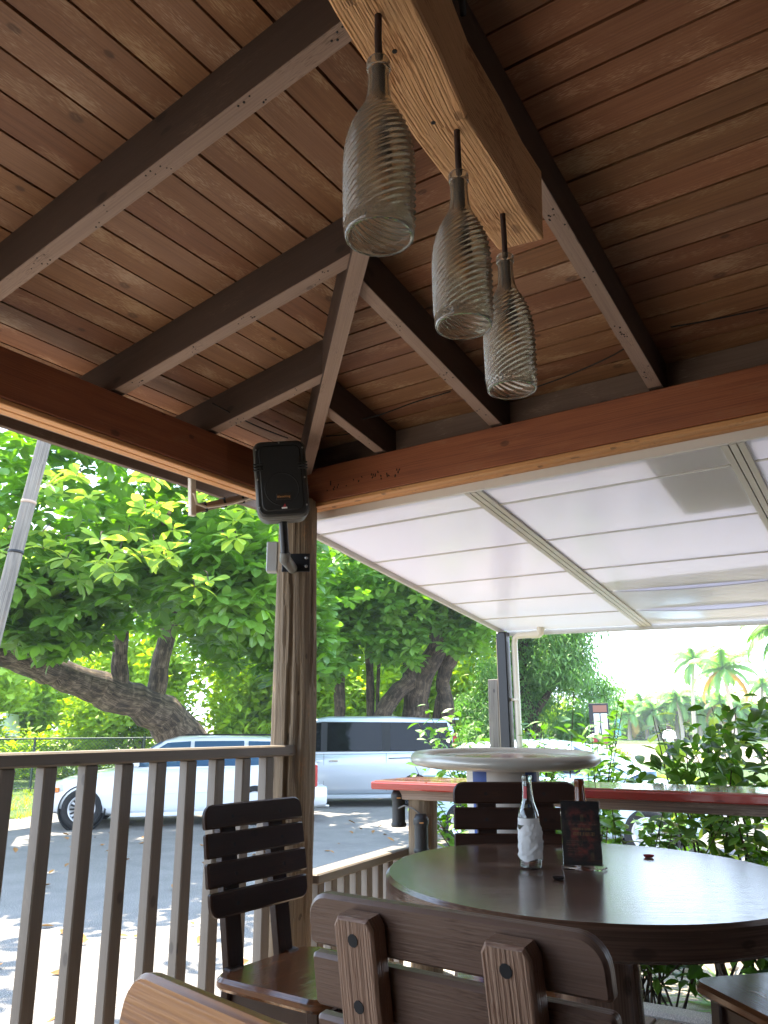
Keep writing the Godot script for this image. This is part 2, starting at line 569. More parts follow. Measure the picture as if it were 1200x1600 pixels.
# ---------- scene ----------
func _ready() -> void:
	rng.seed = 20240711
	# camera, sky, sun, exposure
	var cam := Camera3D.new()
	cam.name = "camera"
	cam.position = Vector3(0, 1.125, 0)
	cam.rotation_degrees = Vector3(15.51, 33.6, -0.37)
	cam.fov = 66.08
	cam.near = 0.05
	cam.far = 600.0
	add_child(cam)
	var env := Environment.new()
	var sky := Sky.new()
	var sm := ProceduralSkyMaterial.new()
	sm.sky_top_color = Color(0.57, 0.66, 0.80)
	sm.sky_horizon_color = Color(0.84, 0.90, 0.96)
	sm.sky_curve = 0.2
	sm.ground_bottom_color = Color(0.35, 0.34, 0.32)
	sm.ground_horizon_color = Color(0.7, 0.72, 0.72)
	sm.sun_angle_max = 25.0
	sky.sky_material = sm
	env.background_mode = Environment.BG_SKY
	env.sky = sky
	env.background_energy_multiplier = 1.5
	env.tonemap_mode = Environment.TONE_MAPPER_LINEAR
	env.tonemap_exposure = 5.6
	env.fog_enabled = true
	env.fog_density = 0.0010
	env.fog_light_color = Color(0.9, 0.94, 0.96)
	env.sdfgi_enabled = true
	env.ssao_enabled = true
	env.ssil_enabled = true
	var we := WorldEnvironment.new()
	we.name = "world_environment"
	we.environment = env
	add_child(we)
	var sun := DirectionalLight3D.new()
	sun.name = "sun"
	sun.light_energy = 1.3
	sun.light_color = Color(1.0, 0.95, 0.87)
	sun.light_angular_distance = 0.5
	sun.shadow_enabled = true
	var to_sun := Vector3(-0.931 * cos(deg_to_rad(65)), sin(deg_to_rad(65)), -0.365 * cos(deg_to_rad(65)))
	sun.look_at_from_position(to_sun * 50.0, Vector3.ZERO)
	add_child(sun)

	make_materials()
	make_leaf_meshes()
	setting()
	pavilion()
	blocking_walls()
	railings()
	canopy()
	counter()
	trees()
	distance()
	cars()
	shrubs()
	furniture()
	table_things()
	fittings()


const XL := -2.224      # inner face of the left beam
const ZR := -2.691      # inner face of the far beam
const SLOPE := 0.16


func setting() -> void:
	# ground: one sheet to the horizon, with a slight rise far off on the right
	var g := MB.new()
	var rows := []
	var xs := [-400.0, -120.0, -60.0, -30.0, -15.0, -5.0, 5.0, 20.0, 60.0, 150.0, 400.0]
	var zs := [400.0, 60.0, 10.0, -10.0, -25.0, -35.0, -45.0, -60.0, -80.0, -110.0, -200.0, -420.0]
	for z in zs:
		var row := []
		for x in xs:
			var y := GROUND - 0.006
			if z < -40.0:
				y += minf(1.0, (-z - 40.0) / 40.0) * 0.55
			row.append(Vector3(x, y, z))
		rows.append(row)
	g.grid(rows, false, false)
	structure("ground", g, M.earth)

	# car park: asphalt with an uneven edge against the grass
	var lot := MB.new()
	var edge := []
	var d := Vector2(0.703, -0.711)
	for i in 40:
		var s := -16.0 + i * 1.0
		edge.append(Vector2(-11.9, -8.3) + d * s + Vector2(-0.711, -0.703) * (rng.randf_range(-0.12, 0.18) + 5.2 * smoothstep(-1.6, 1.0, s)))
	var pts := PackedVector2Array()
	for e in edge:
		pts.append(e)
	pts.append(Vector2(8, -34)); pts.append(Vector2(14, -20)); pts.append(Vector2(14, 12)); pts.append(Vector2(-24, 12))
	var idx := Geometry2D.triangulate_polygon(pts)
	for k in range(0, idx.size(), 3):
		var q := []
		for m in 3:
			q.append(Vector3(pts[idx[k + m]].x, GROUND, pts[idx[k + m]].y))
		if (q[1] - q[0]).cross(q[2] - q[0]).y < 0.0:
			q = [q[0], q[2], q[1]]
		lot.tri(q[0], q[1], q[2])
	structure("car_park", lot, M.asphalt)

	# dry leaves blown over the asphalt
	var lit := MultiMesh.new()
	lit.transform_format = MultiMesh.TRANSFORM_3D
	lit.use_colors = true
	lit.mesh = LM.dry_leaf
	lit.instance_count = 260
	for i in 260:
		var q := Vector3(rng.randf_range(-11.0, -2.6), GROUND + 0.012, rng.randf_range(-11.0, 1.5))
		lit.set_instance_transform(i, Transform3D(Basis.from_euler(Vector3(rng.randf_range(-0.3, 0.3), rng.randf() * TAU, rng.randf_range(-0.3, 0.3))).scaled(Vector3.ONE * rng.randf_range(0.05, 0.13)), q))
		var k := rng.randf_range(0.5, 1.2)
		lit.set_instance_color(i, Color(k, k * 0.8, k * 0.55))
	var lo := MultiMeshInstance3D.new()
	lo.multimesh = lit
	lo.name = "leaf_litter"
	tag(lo, "scattered dry brown leaves on the asphalt car park", "leaf litter", "", "stuff")
	add_child(lo)

	# grass under the trees
	var lawn := MB.new()
	var lp := PackedVector2Array()
	for e in edge:
		lp.append(e + Vector2(-0.711, -0.703) * 0.1)
	lp.append(Vector2(-1.5, -60)); lp.append(Vector2(-26, -60)); lp.append(Vector2(-60, -20)); lp.append(Vector2(-50, 10))
	idx = Geometry2D.triangulate_polygon(lp)
	for k in range(0, idx.size(), 3):
		var q := []
		for m in 3:
			q.append(Vector3(lp[idx[k + m]].x, GROUND + 0.004, lp[idx[k + m]].y))
		if (q[1] - q[0]).cross(q[2] - q[0]).y < 0.0:
			q = [q[0], q[2], q[1]]
		lawn.tri(q[0], q[1], q[2])
	structure("lawn", lawn, M.grass)
	# far lawn bank and road on the right
	var bank := MB.new()
	bank.quad(Vector3(-40, 0.0, -62), Vector3(6, 0.0, -62), Vector3(8, 0.40, -84), Vector3(-46, 0.40, -84), Vector3(0, -100, -70))
	structure("lawn", bank, M.grass)

	# planting bed behind the counter, with pebbles
	var bed := MB.new()
	bed.box(T(Vector3(0.2, GROUND + 0.03, -4.9)), Vector3(5.6, 0.08, 2.3), 0.02)
	structure("planting_bed", bed, M.earth)
	# raised kerb along the deck
	var kerb := MB.new()
	kerb.box(T(Vector3(0.6, -0.13, -3.70)), Vector3(6.0, 0.28, 0.12), 0.015)
	structure("kerb", kerb, M.concrete)
	var r2 := RandomNumberGenerator.new()
	r2.seed = 5
	var slab := MB.new()
	slab.box(T(Vector3(0.4, -0.17, -0.1)), Vector3(5.5, 0.24, 7.0), 0.0)
	var fl := structure("deck_floor", slab, M.concrete)
	for i in 52:
		var b := MB.new()
		var x := -2.3 + 0.105 * i
		b.box(T(Vector3(x, -0.025, -0.1)), Vector3(0.098, 0.044, 7.04), 0.004, Vector2(r2.randf() * 5, r2.randf()))
		part("floor_board", b, M.deck_wood, fl)
	for i in 90:
		var s := MB.new()
		var rr := r2.randf_range(0.03, 0.085)
		var pr := []
		for k in 7:
			var a := -PI / 2 + PI * k / 6
			pr.append(Vector2(maxf(0.0005, cos(a)) * rr * r2.randf_range(0.9, 1.1), sin(a) * rr * 0.6))
		s.lathe(pr, 9)
		var st := part("stone", s, M.stone, self, T(Vector3(r2.randf_range(-2.3, 0.8), GROUND + 0.07 + rr * 0.35, r2.randf_range(-5.4, -3.85)), Vector3(r2.randf_range(-0.3, 0.3), r2.randf() * TAU, r2.randf_range(-0.3, 0.3))))
		st.scale = Vector3(1, 1, r2.randf_range(0.65, 1.0))
		tag(st, "rounded pale pebble lying on the planting bed under the red counter", "pebble", "pebbles on the planting bed")


func roof_y(d: float) -> float:      # underside of the boards, d metres in from the beam
	return 2.434 + SLOPE * d


func pavilion() -> void:
	var roof := thing("pavilion_roof", "hipped timber roof of brown boards on grey brown rafters over the deck", "roof")
	var W := 5.2
	var xm := XL + W
	var zm := ZR + W
	var pitch := 0.097
	# boards of the left and far slopes, mitred at the hips
	for side in 2:
		var i := -5 if side == 0 else -2
		while i * pitch < W / 2 - 0.05:
			var d0 := i * pitch + 0.0035
			var d1 := (i + 1) * pitch - 0.0035
			var off := rng.randf_range(-0.0012, 0.0012)
			var p := []
			for lift in [0.0, 0.018]:
				for e in [[d0, 0], [d0, 1], [d1, 1], [d1, 0]]:
					var d: float = e[0]
					var y: float = roof_y(d) + lift + off
					if side == 0:
						p.append(Vector3(XL + d - lift * 0.15, y, (ZR + maxf(d, -0.19) + 0.004) if e[1] == 0 else (zm - d)))
					else:
						p.append(Vector3((XL + d + 0.004) if e[1] == 0 else (xm - d), y, ZR + d - lift * 0.15))
			var b := MB.new()
			b.hexa(p, Vector2(rng.randf() * 7.0, rng.randf()))
			part("plank", b, M["plank_wood_%d" % rng.randi_range(0, 4)], roof)
			i += 1
	# sheathing above the boards, and the two slopes behind
	var eav := 0.5
	var apex := Vector3(XL + W / 2, roof_y(W / 2) + 0.05, ZR + W / 2)
	var up := Vector3.UP * 0.05
	var far := 0.2
	var ya := roof_y(-eav) + 0.035
	var yb := roof_y(-far) + 0.035
	var below := Vector3(0.4, -50, 0)
	var slopes := [
		[Vector3(XL - far, yb, ZR - far), Vector3(xm + far, yb, ZR - far)],
		[Vector3(XL - eav, ya, zm + eav), Vector3(XL - eav, ya, ZR - far), Vector3(XL - far, yb, ZR - far)],
		[Vector3(xm + eav, ya, zm + eav), Vector3(XL - eav, ya, zm + eav)],
		[Vector3(xm + far, yb, ZR - far), Vector3(xm + eav, ya, ZR - far), Vector3(xm + eav, ya, zm + eav)]]
	var sh := MB.new()
	for sl in slopes:
		for k in sl.size() - 1:
			var a: Vector3 = sl[k]
			var b: Vector3 = sl[k + 1]
			sh.otri(a, b, apex, below)
			sh.otri(a + up, b + up, apex + up, below)
			sh.quad(a, b, b + up, a + up, Vector3(0.4, 2.4, 0))
	part("sheathing", sh, M.gap_dark, roof)
	# rafters: left slope (run along x), far slope (run along z)
	for zz in [-2.08, -1.615, -1.025, -0.43, 0.17, 0.77, 1.37]:
		var reach: float = minf(minf(zz - ZR - 0.03, zm - zz), W / 2)
		rafter(roof, true, zz, reach)
	for xx in [-1.78, -1.225, -0.598, 0.05, 0.67, 1.27, 1.87]:
		var reach: float = minf(minf(xx - XL - 0.03, xm - xx), W / 2)
		rafter(roof, false, xx, reach)
	# hips
	for e in [[0.0, 0.0], [0.0, 1.0], [1.0, 0.0], [1.0, 1.0]]:
		var c := Vector3(XL + W * e[0], 0, ZR + W * e[1])
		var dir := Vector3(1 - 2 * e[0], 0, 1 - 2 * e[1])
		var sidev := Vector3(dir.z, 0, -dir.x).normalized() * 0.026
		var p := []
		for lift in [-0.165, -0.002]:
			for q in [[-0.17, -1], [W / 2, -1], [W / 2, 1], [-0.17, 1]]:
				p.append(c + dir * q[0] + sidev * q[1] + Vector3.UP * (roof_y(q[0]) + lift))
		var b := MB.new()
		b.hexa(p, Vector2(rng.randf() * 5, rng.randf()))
		var hr := part("hip_rafter", b, M.rafter_dark, roof)
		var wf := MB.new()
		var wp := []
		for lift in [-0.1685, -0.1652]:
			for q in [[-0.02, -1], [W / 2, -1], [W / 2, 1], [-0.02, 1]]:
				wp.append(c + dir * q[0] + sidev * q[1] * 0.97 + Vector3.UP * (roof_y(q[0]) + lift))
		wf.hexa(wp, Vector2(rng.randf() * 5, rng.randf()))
		part("pale_face", wf, M.pale_wood, hr)  # thin paler strip along the underside of the hip
	# eaves blocking between the rafters, above the beams
	for k in 2:
		var b := MB.new()
		if k == 0:
			b.bar(Vector3(XL - 0.37, 2.275, ZR - 0.18), Vector3(XL - 0.37, 2.275, zm), 0.025, 0.19, Vector3.UP, 0.002)
		else:
			b.bar(Vector3(XL - 0.37, 2.34, ZR - 0.1), Vector3(xm, 2.34, ZR - 0.1), 0.025, 0.155, Vector3.UP, 0.002)
		part("eave_board", b, M.rafter_wood, roof)
	# beams: two boards side by side under the rafters
	for k in 2:
		for s in 2:
			var b := MB.new()
			var o := 0.021 + s * 0.044
			var lo := 2.125 if s == 0 else 2.121
			if k == 0:
				b.bar(Vector3(XL - o, (lo + 2.29) / 2, ZR - 0.0), Vector3(XL - o, (lo + 2.29) / 2, zm), 0.040, 2.29 - lo, Vector3.UP, 0.003, Vector2(s * 1.7, 0.3))
			else:
				b.bar(Vector3(XL - 0.085, (lo + 2.29) / 2, ZR - o), Vector3(xm, (lo + 2.29) / 2, ZR - o), 0.040, 2.29 - lo, Vector3.UP, 0.003, Vector2(s * 1.3 + 4, 0.7))
			part("beam", b, M.beam_wood, roof)
	# added strips under the beams; their pale orange includes sunlight bounced up there
	for k in 2:
		for s in 2:
			var b := MB.new()
			var o := 0.022 + s * 0.044
			if k == 0:
				b.bar(Vector3(XL - o, 2.114, ZR - 0.0), Vector3(XL - o, 2.114, zm), 0.038, 0.018, Vector3.UP, 0.003, Vector2(s * 1.7, 0.3))
			else:
				b.bar(Vector3(XL - 0.085, 2.114, ZR - o), Vector3(0.7, 2.114, ZR - o), 0.038, 0.018, Vector3.UP, 0.003, Vector2(s * 1.3 + 4, 0.7))
			part("batten", b, M.lit_soffit_wood, roof)  # added strip, coloured as if lit from the ground outside
	# outer fascia under the left eave
	var fa := MB.new()
	fa.bar(Vector3(XL - 0.105, 2.19, ZR - 0.1), Vector3(XL - 0.105, 2.19, zm), 0.018, 0.15, Vector3.UP, 0.002)
	part("fascia", fa, M.rafter_wood, roof)

	var stn := MB.new()
	for i in 26:
		var x := -2.12 + 0.42 * pow(rng.randf(), 1.3)
		var y := 2.185 + rng.randf_range(-0.018, 0.022)
		var h := rng.randf_range(0.004, 0.012) * (1.8 if i % 9 == 0 else 1.0)
		stn.box(T(Vector3(x, y, ZR + 0.0005), Vector3(0, 0, rng.randf_range(-0.5, 0.5))), Vector3(rng.randf_range(0.002, 0.005), h, 0.0016), 0.0)
	var sm := part("scratches", stn, M.car_dark, roof)
	sm.set_meta("kind", "stuff")

	# corner post: a weathered log
	var post := thing("timber_post", "weathered round log post at the pavilion corner carrying both beams", "post", Vector3(-2.232, 0, -2.645))
	var lg := MB.new()
	var rows := []
	var fn := FastNoiseLite.new()
	fn.seed = 3; fn.frequency = 1.4
	for i in 91:
		var y := -0.3 + 2.43 * i / 90.0
		var row := []
		for j in 84:
			var a := TAU * j / 84
			var r := 0.083 + 0.012 * (1.0 - y / 2.2) + 0.010 * fn.get_noise_3d(cos(a) * 1.2, y * 0.5, sin(a) * 1.2) + 0.004 * fn.get_noise_3d(cos(a) * 6.0, y * 0.6, sin(a) * 6.0)
			if absf(angle_difference(a, 1.15 + 0.05 * sin(y * 3.0))) < 0.09 and y < 1.8:
				r -= 0.014
			for cr in 9:
				var ca := cr * 0.71 + 0.1 * sin(y * (2.0 + cr * 0.3) + cr)
				if absf(angle_difference(a, ca)) < 0.07 and fn.get_noise_2d(cr * 7.0, y * 0.9) > 0.05:
					r -= 0.005
			row.append(Vector3(r * cos(a) + 0.012 * sin(y * 1.3), y, r * sin(a)))
		rows.append(row)
	lg.grid(rows, true, true)
	part("log", lg, M.log_wood, post)
	# posts at the unseen corners
	for c in [Vector3(XL - 0.02, 0, zm - 0.1), Vector3(xm - 0.1, 0, zm - 0.1), Vector3(xm - 0.1, 0, ZR - 0.05)]:
		var pt := thing("timber_post", ["round log post at the end of the left railing", "round log post at the rear right corner of the pavilion", "round log post at the right end of the far beam"][int(c.x > 0) + int(c.x > 0 and c.z < 0)], "post", c, 0.0, "rear corner posts")
		var b := MB.new()
		b.tube([Vector3(0, -0.3, 0), Vector3(0.01, 1.0, 0), Vector3(0, 2.12, 0)], [0.095, 0.09, 0.085], 16)
		part("log", b, M.log_wood, pt)


func rafter(roof: Node3D, left: bool, at: float, reach: float) -> void:
	var p := []
	for lift in [-0.137, -0.001]:
		for q in [[-0.36 if left else -0.15, 0.0], [reach, 0.0], [reach, -0.05], [-0.36 if left else -0.15, -0.05]]:
			var y: float = roof_y(q[0]) + lift
			if left:
				p.append(Vector3(XL + q[0], y, at + q[1]))
			else:
				p.append(Vector3(at + q[1], y, ZR + q[0]))
	var b := MB.new()
	b.hexa(p, Vector2(rng.randf() * 5, rng.randf()))
	var ra := part("rafter", b, M.rafter_dark, roof)
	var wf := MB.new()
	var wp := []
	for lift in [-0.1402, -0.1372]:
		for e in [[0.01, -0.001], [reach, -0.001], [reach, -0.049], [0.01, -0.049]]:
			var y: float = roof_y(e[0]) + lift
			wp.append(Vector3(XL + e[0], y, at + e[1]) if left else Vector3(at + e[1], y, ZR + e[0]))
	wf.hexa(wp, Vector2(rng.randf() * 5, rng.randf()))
	part("pale_face", wf, M.pale_wood, ra)  # thin paler strip along the underside of the rafter
	var nh := MB.new()
	var q := 0.12
	while q < reach - 0.1:
		for k in rng.randi_range(3, 7):
			var dd := q + rng.randf_range(-0.04, 0.04)
			var across := rng.randf_range(-0.044, -0.006)
			var y := roof_y(dd) - 0.1402
			var c := Vector3(XL + dd, y, at + across) if left else Vector3(at + across, y, ZR + dd)
			nh.tube([c - Vector3(0, 0.0012, 0), c + Vector3(0, 0.002, 0)], [rng.randf_range(0.0012, 0.0032)], 6)
		q += rng.randf_range(0.2, 0.34)
	if reach > 0.3:
		var nm := part("nail_holes", nh, M.car_dark, ra)
		nm.set_meta("kind", "stuff")


# added walls behind and right of the camera, unseen, blocking light
func blocking_walls() -> void:
	var w := thing("added_wall", "plain added wall out of view on the right, blocking light from the roof", "wall", Vector3(0.78, 0, 0.0))
	var b := MB.new()
	b.box(T(Vector3(0, 1.1, 0)), Vector3(0.15, 2.75, 5.3), 0.0)
	part("wall", b, M.chair_wood, w)
	var w2 := thing("added_wall", "dark added wall out of view behind the seats, blocking light", "wall", Vector3(-0.15, 0, 2.55))
	var b2 := MB.new()
	b2.box(T(Vector3(0, 1.1, 0)), Vector3(1.75, 2.6, 0.15), 0.0)
	part("wall", b2, M.chair_wood, w2)
	var w3 := thing("added_wall", "dark added wall out of view beyond the far beam, blocking light from the right", "wall", Vector3(0.12, 0, -4.0))
	var b3 := MB.new()
	b3.box(T(Vector3(0, 0.95, 0)), Vector3(0.12, 2.3, 2.4), 0.0)
	part("wall", b3, M.chair_wood, w3)


func railings() -> void:
	var X := XL + 0.025
	var r := thing("deck_railing", "grey brown painted timber railing with square balusters along the open left side", "railing", Vector3(X, 0, -1.0))
	var b := MB.new()
	b.bar(Vector3(0, 1.049, -1.60), Vector3(0, 1.049, 3.3), 0.085, 0.042, Vector3.UP, 0.006)
	part("top_rail", b, M.rail_paint, r)
	b = MB.new()
	b.bar(Vector3(0, 0.10, -1.60), Vector3(0, 0.10, 3.3), 0.05, 0.05, Vector3.UP, 0.004)
	part("bottom_rail", b, M.rail_paint, r)
	for i in 34:
		b = MB.new()
		b.bar(Vector3(0, 0.126, 0), Vector3(0, 1.027, 0), 0.045, 0.045, Vector3.BACK, 0.004, Vector2(rng.randf() * 4, rng.randf()))
		part("baluster", b, M.rail_paint, r, T(Vector3(rng.randf_range(-0.002, 0.002), 0, -1.462 + 0.1385 * i), Vector3(0, rng.randf_range(-0.06, 0.06), rng.randf_range(-0.004, 0.004))))
	# low railing out to the counter post
	var l := thing("low_railing", "low grey timber railing from corner post to the counter post", "railing", Vector3(-2.26, 0, -3.15))
	b = MB.new()
	b.bar(Vector3(0.045, 0.54, 0.40), Vector3(-0.05, 0.54, -0.47), 0.10, 0.04, Vector3.UP, 0.006)
	part("top_rail", b, M.rail_paint, l)
	b = MB.new()
	b.bar(Vector3(0.045, -0.10, 0.40), Vector3(-0.05, -0.10, -0.47), 0.045, 0.045, Vector3.UP, 0.004)
	part("bottom_rail", b, M.rail_paint, l)
	for i in 8:
		b = MB.new()
		var z := 0.33 - 0.105 * i
		b.bar(Vector3(0, -0.078, 0), Vector3(0, 0.519, 0), 0.042, 0.042, Vector3.BACK, 0.004, Vector2(rng.randf() * 4, rng.randf()))
		part("baluster", b, M.rail_paint, l, T(Vector3(0.008 + 0.11 * z, 0, z), Vector3(0, rng.randf_range(-0.05, 0.05), 0)))


func can_y(z: float) -> float:
	return 2.085 + 0.13 * (z + 2.75)


func skew(x: float, z: float) -> float:      # the far end runs a little askew
	return -0.12 * (x + 2.36) * clampf((-2.8 - z) / 2.26, 0.0, 1.0)


func canopy() -> void:
	var c := thing("white_canopy", "white panelled canopy sloping down beyond the far beam on a metal frame", "canopy", Vector3(0, 0, -4))
	var o := Vector3(0, 0, 4)
	var zs := [-2.80, -2.965, -3.43, -3.89, -4.30, -4.70, -5.06]
	var xs := [-2.35, -1.45, -1.385, -0.455, -0.37, 0.50, 0.585, 1.45, 1.53, 2.4]
	for col in 5:
		var xa: float = xs[col * 2]
		var xb: float = xs[col * 2 + 1]
		for k in 6:
			var za: float = zs[k] - 0.007
			var zb: float = zs[k + 1] + 0.007
			# near-flat sheets, bowed a little; the last two of the second column have slipped and sag
			var sag := 0.0
			if col == 1 and k == 5: sag = 0.024
			if col == 1 and k == 4: sag = 0.016
			var top := []
			var rows := []
			var rowsb := []
			for i in 9:
				var s := i / 8.0
				var ra := []
				var rb := []
				for j in 4:
					var q := j / 3.0
					var z := lerpf(za, zb, q) + skew(lerpf(xa, xb, s), lerpf(za, zb, q))
					var bow := sin(s * PI) * (sag * (1.0 - q) + 0.003 * sin(q * PI))
					ra.append(Vector3(lerpf(xa, xb, s), can_y(z) - bow, z) + o)
					rb.append(Vector3(lerpf(xa, xb, s), can_y(z) - bow + 0.004, z) + o)
				rows.append(ra)
				rowsb.append(rb)
			var b := MB.new()
			b.grid(rows, false, false)
			b.grid(rowsb, false, true)
			part("panel", b, M.canopy_panel, c)
	# seam strips across, split by the battens
	for k in range(1, 6):
		for col in 5:
			if col == 1 and k >= 4:
				continue
			var b := MB.new()
			var z0: float = zs[k] + skew(xs[col * 2], zs[k])
			var z1: float = zs[k] + skew(xs[col * 2 + 1], zs[k])
			b.bar(Vector3(xs[col * 2], can_y(z0) - 0.001, z0) + o, Vector3(xs[col * 2 + 1], can_y(z1) - 0.001, z1) + o, 0.016, 0.008, Vector3.UP, 0.001)
			part("seam_strip", b, M.canopy_metal, c)
	# battens down the slope: three narrow strips with dark joints between
	for k in 4:
		var x: float = (xs[k * 2 + 1] + xs[k * 2 + 2]) * 0.5
		for s in 3:
			var b := MB.new()
			var xx := x + (s - 1) * 0.027
			b.bar(Vector3(xx, can_y(-2.80) - 0.004, -2.80) + o, Vector3(xx, can_y(-5.06 + skew(x, -5.06)) - 0.004, -5.06 + skew(x, -5.06)) + o, 0.024, 0.012, Vector3.UP, 0.0015)
			part("batten", b, M.canopy_metal, c)
		var g := MB.new()
		g.bar(Vector3(x, can_y(-2.80) + 0.008, -2.80) + o, Vector3(x, can_y(-5.06 + skew(x, -5.06)) + 0.008, -5.06 + skew(x, -5.06)) + o, 0.09, 0.008, Vector3.UP, 0.001)
		part("frame_bar", g, M.canopy_metal, c)
	# grey backing sheet above the two panels that have slipped
	var gs := MB.new()
	gs.hexa([Vector3(-1.385, can_y(-4.2) + 0.022, -4.2) + o, Vector3(-0.455, can_y(-4.2) + 0.022, -4.2) + o, Vector3(-0.455, can_y(-5.2) + 0.022, -5.2) + o, Vector3(-1.385, can_y(-5.12) + 0.022, -5.12) + o, Vector3(-1.385, can_y(-4.2) + 0.03, -4.2) + o, Vector3(-0.455, can_y(-4.2) + 0.03, -4.2) + o, Vector3(-0.455, can_y(-5.2) + 0.03, -5.2) + o, Vector3(-1.385, can_y(-5.12) + 0.03, -5.12) + o])
	part("backing_sheet", gs, M.canopy_panel, c)
	# edge trims
	var e := MB.new()
	e.bar(Vector3(-2.36, can_y(-2.75), -2.75) + o, Vector3(-2.36, can_y(-5.04), -5.04) + o, 0.02, 0.05, Vector3.UP, 0.002)
	part("edge_trim", e, M.canopy_metal, c)
	e = MB.new()
	e.bar(Vector3(-2.345, can_y(-5.075) - 0.004, -5.075) + o, Vector3(2.4, can_y(-5.075 + skew(2.4, -5.06)) - 0.004, -5.075 + skew(2.4, -5.06)) + o, 0.02, 0.05, Vector3.UP, 0.002)
	part("edge_trim", e, M.canopy_metal, c)
	e = MB.new()
	e.bar(Vector3(-2.345, 2.108, -2.787) + o, Vector3(2.4, 2.108, -2.787) + o, 0.018, 0.075, Vector3.UP, 0.002)
	part("edge_trim", e, M.canopy_pale, c)
	# a spare sheet lying on top, which shows through as a darker oblong
	var sh := thing("loose_sheet", "flat grey sheet lying on top of the white canopy near the beam", "sheet", Vector3(-0.56, can_y(-3.1) + 0.03, -3.1))
	e = MB.new()
	e.box(T(Vector3.ZERO, Vector3(atan(0.13) * -1.0, 0, 0)), Vector3(0.34, 0.006, 0.62), 0.0)
	part("board", e, M.box_grey, sh)

	# black square post with a board behind it, and the white downpipe
	var bp := thing("steel_post", "black square steel post holding the far corner of the canopy", "post", Vector3(-2.345, GROUND, -5.00))
	e = MB.new()
	e.box(T(Vector3(0, (can_y(-5.00) - GROUND) / 2 - 0.01, 0)), Vector3(0.072, can_y(-5.00) - GROUND - 0.02, 0.072), 0.006)
	part("tube", e, M.black_metal, bp)
	e = MB.new()
	e.box(T(Vector3(0, 0.01, 0)), Vector3(0.15, 0.02, 0.15), 0.004)
	part("base_plate", e, M.black_metal, bp)
	var bd := thing("weathered_board", "narrow weathered grey board standing against the black canopy post", "board", Vector3(-2.435, GROUND, -5.03))
	e = MB.new()
	e.bar(Vector3(-0.035, 0, 0), Vector3(-0.01, 1.76, 0), 0.025, 0.075, Vector3.RIGHT, 0.004)
	part("board", e, M.grey_wood, bd)
	e = MB.new()
	e.bar(Vector3(0.045, 0, 0.01), Vector3(0.046, 2.03, 0.01), 0.022, 0.03, Vector3.RIGHT, 0.004)
	part("batten", e, M.rust_pipe, bd)
	var dp := thing("rain_downpipe", "white plastic rain downpipe with an elbow beside the black post", "downpipe", Vector3(-2.275, GROUND, -5.03))
	e = MB.new()
	e.tube([Vector3(0, 0, 0), Vector3(0, 1.99, 0), Vector3(0.006, 2.03, 0), Vector3(0.03, 2.045, 0), Vector3(0.17, 2.045, 0)], [0.021], 12)
	part("pipe", e, M.pvc_white, dp)
	e = MB.new()
	e.tube([Vector3(0.13, 2.045, 0), Vector3(0.18, 2.045, 0), Vector3(0.193, 2.055, 0), Vector3(0.198, 2.075, 0), Vector3(0.198, 2.15, 0)], [0.026], 12)
	part("elbow", e, M.pvc_white, dp)
	e = MB.new()
	e.box(T(Vector3(-0.012, 1.62, 0.02)), Vector3(0.06, 0.018, 0.012), 0.002)
	part("clip", e, M.pvc_white, dp)


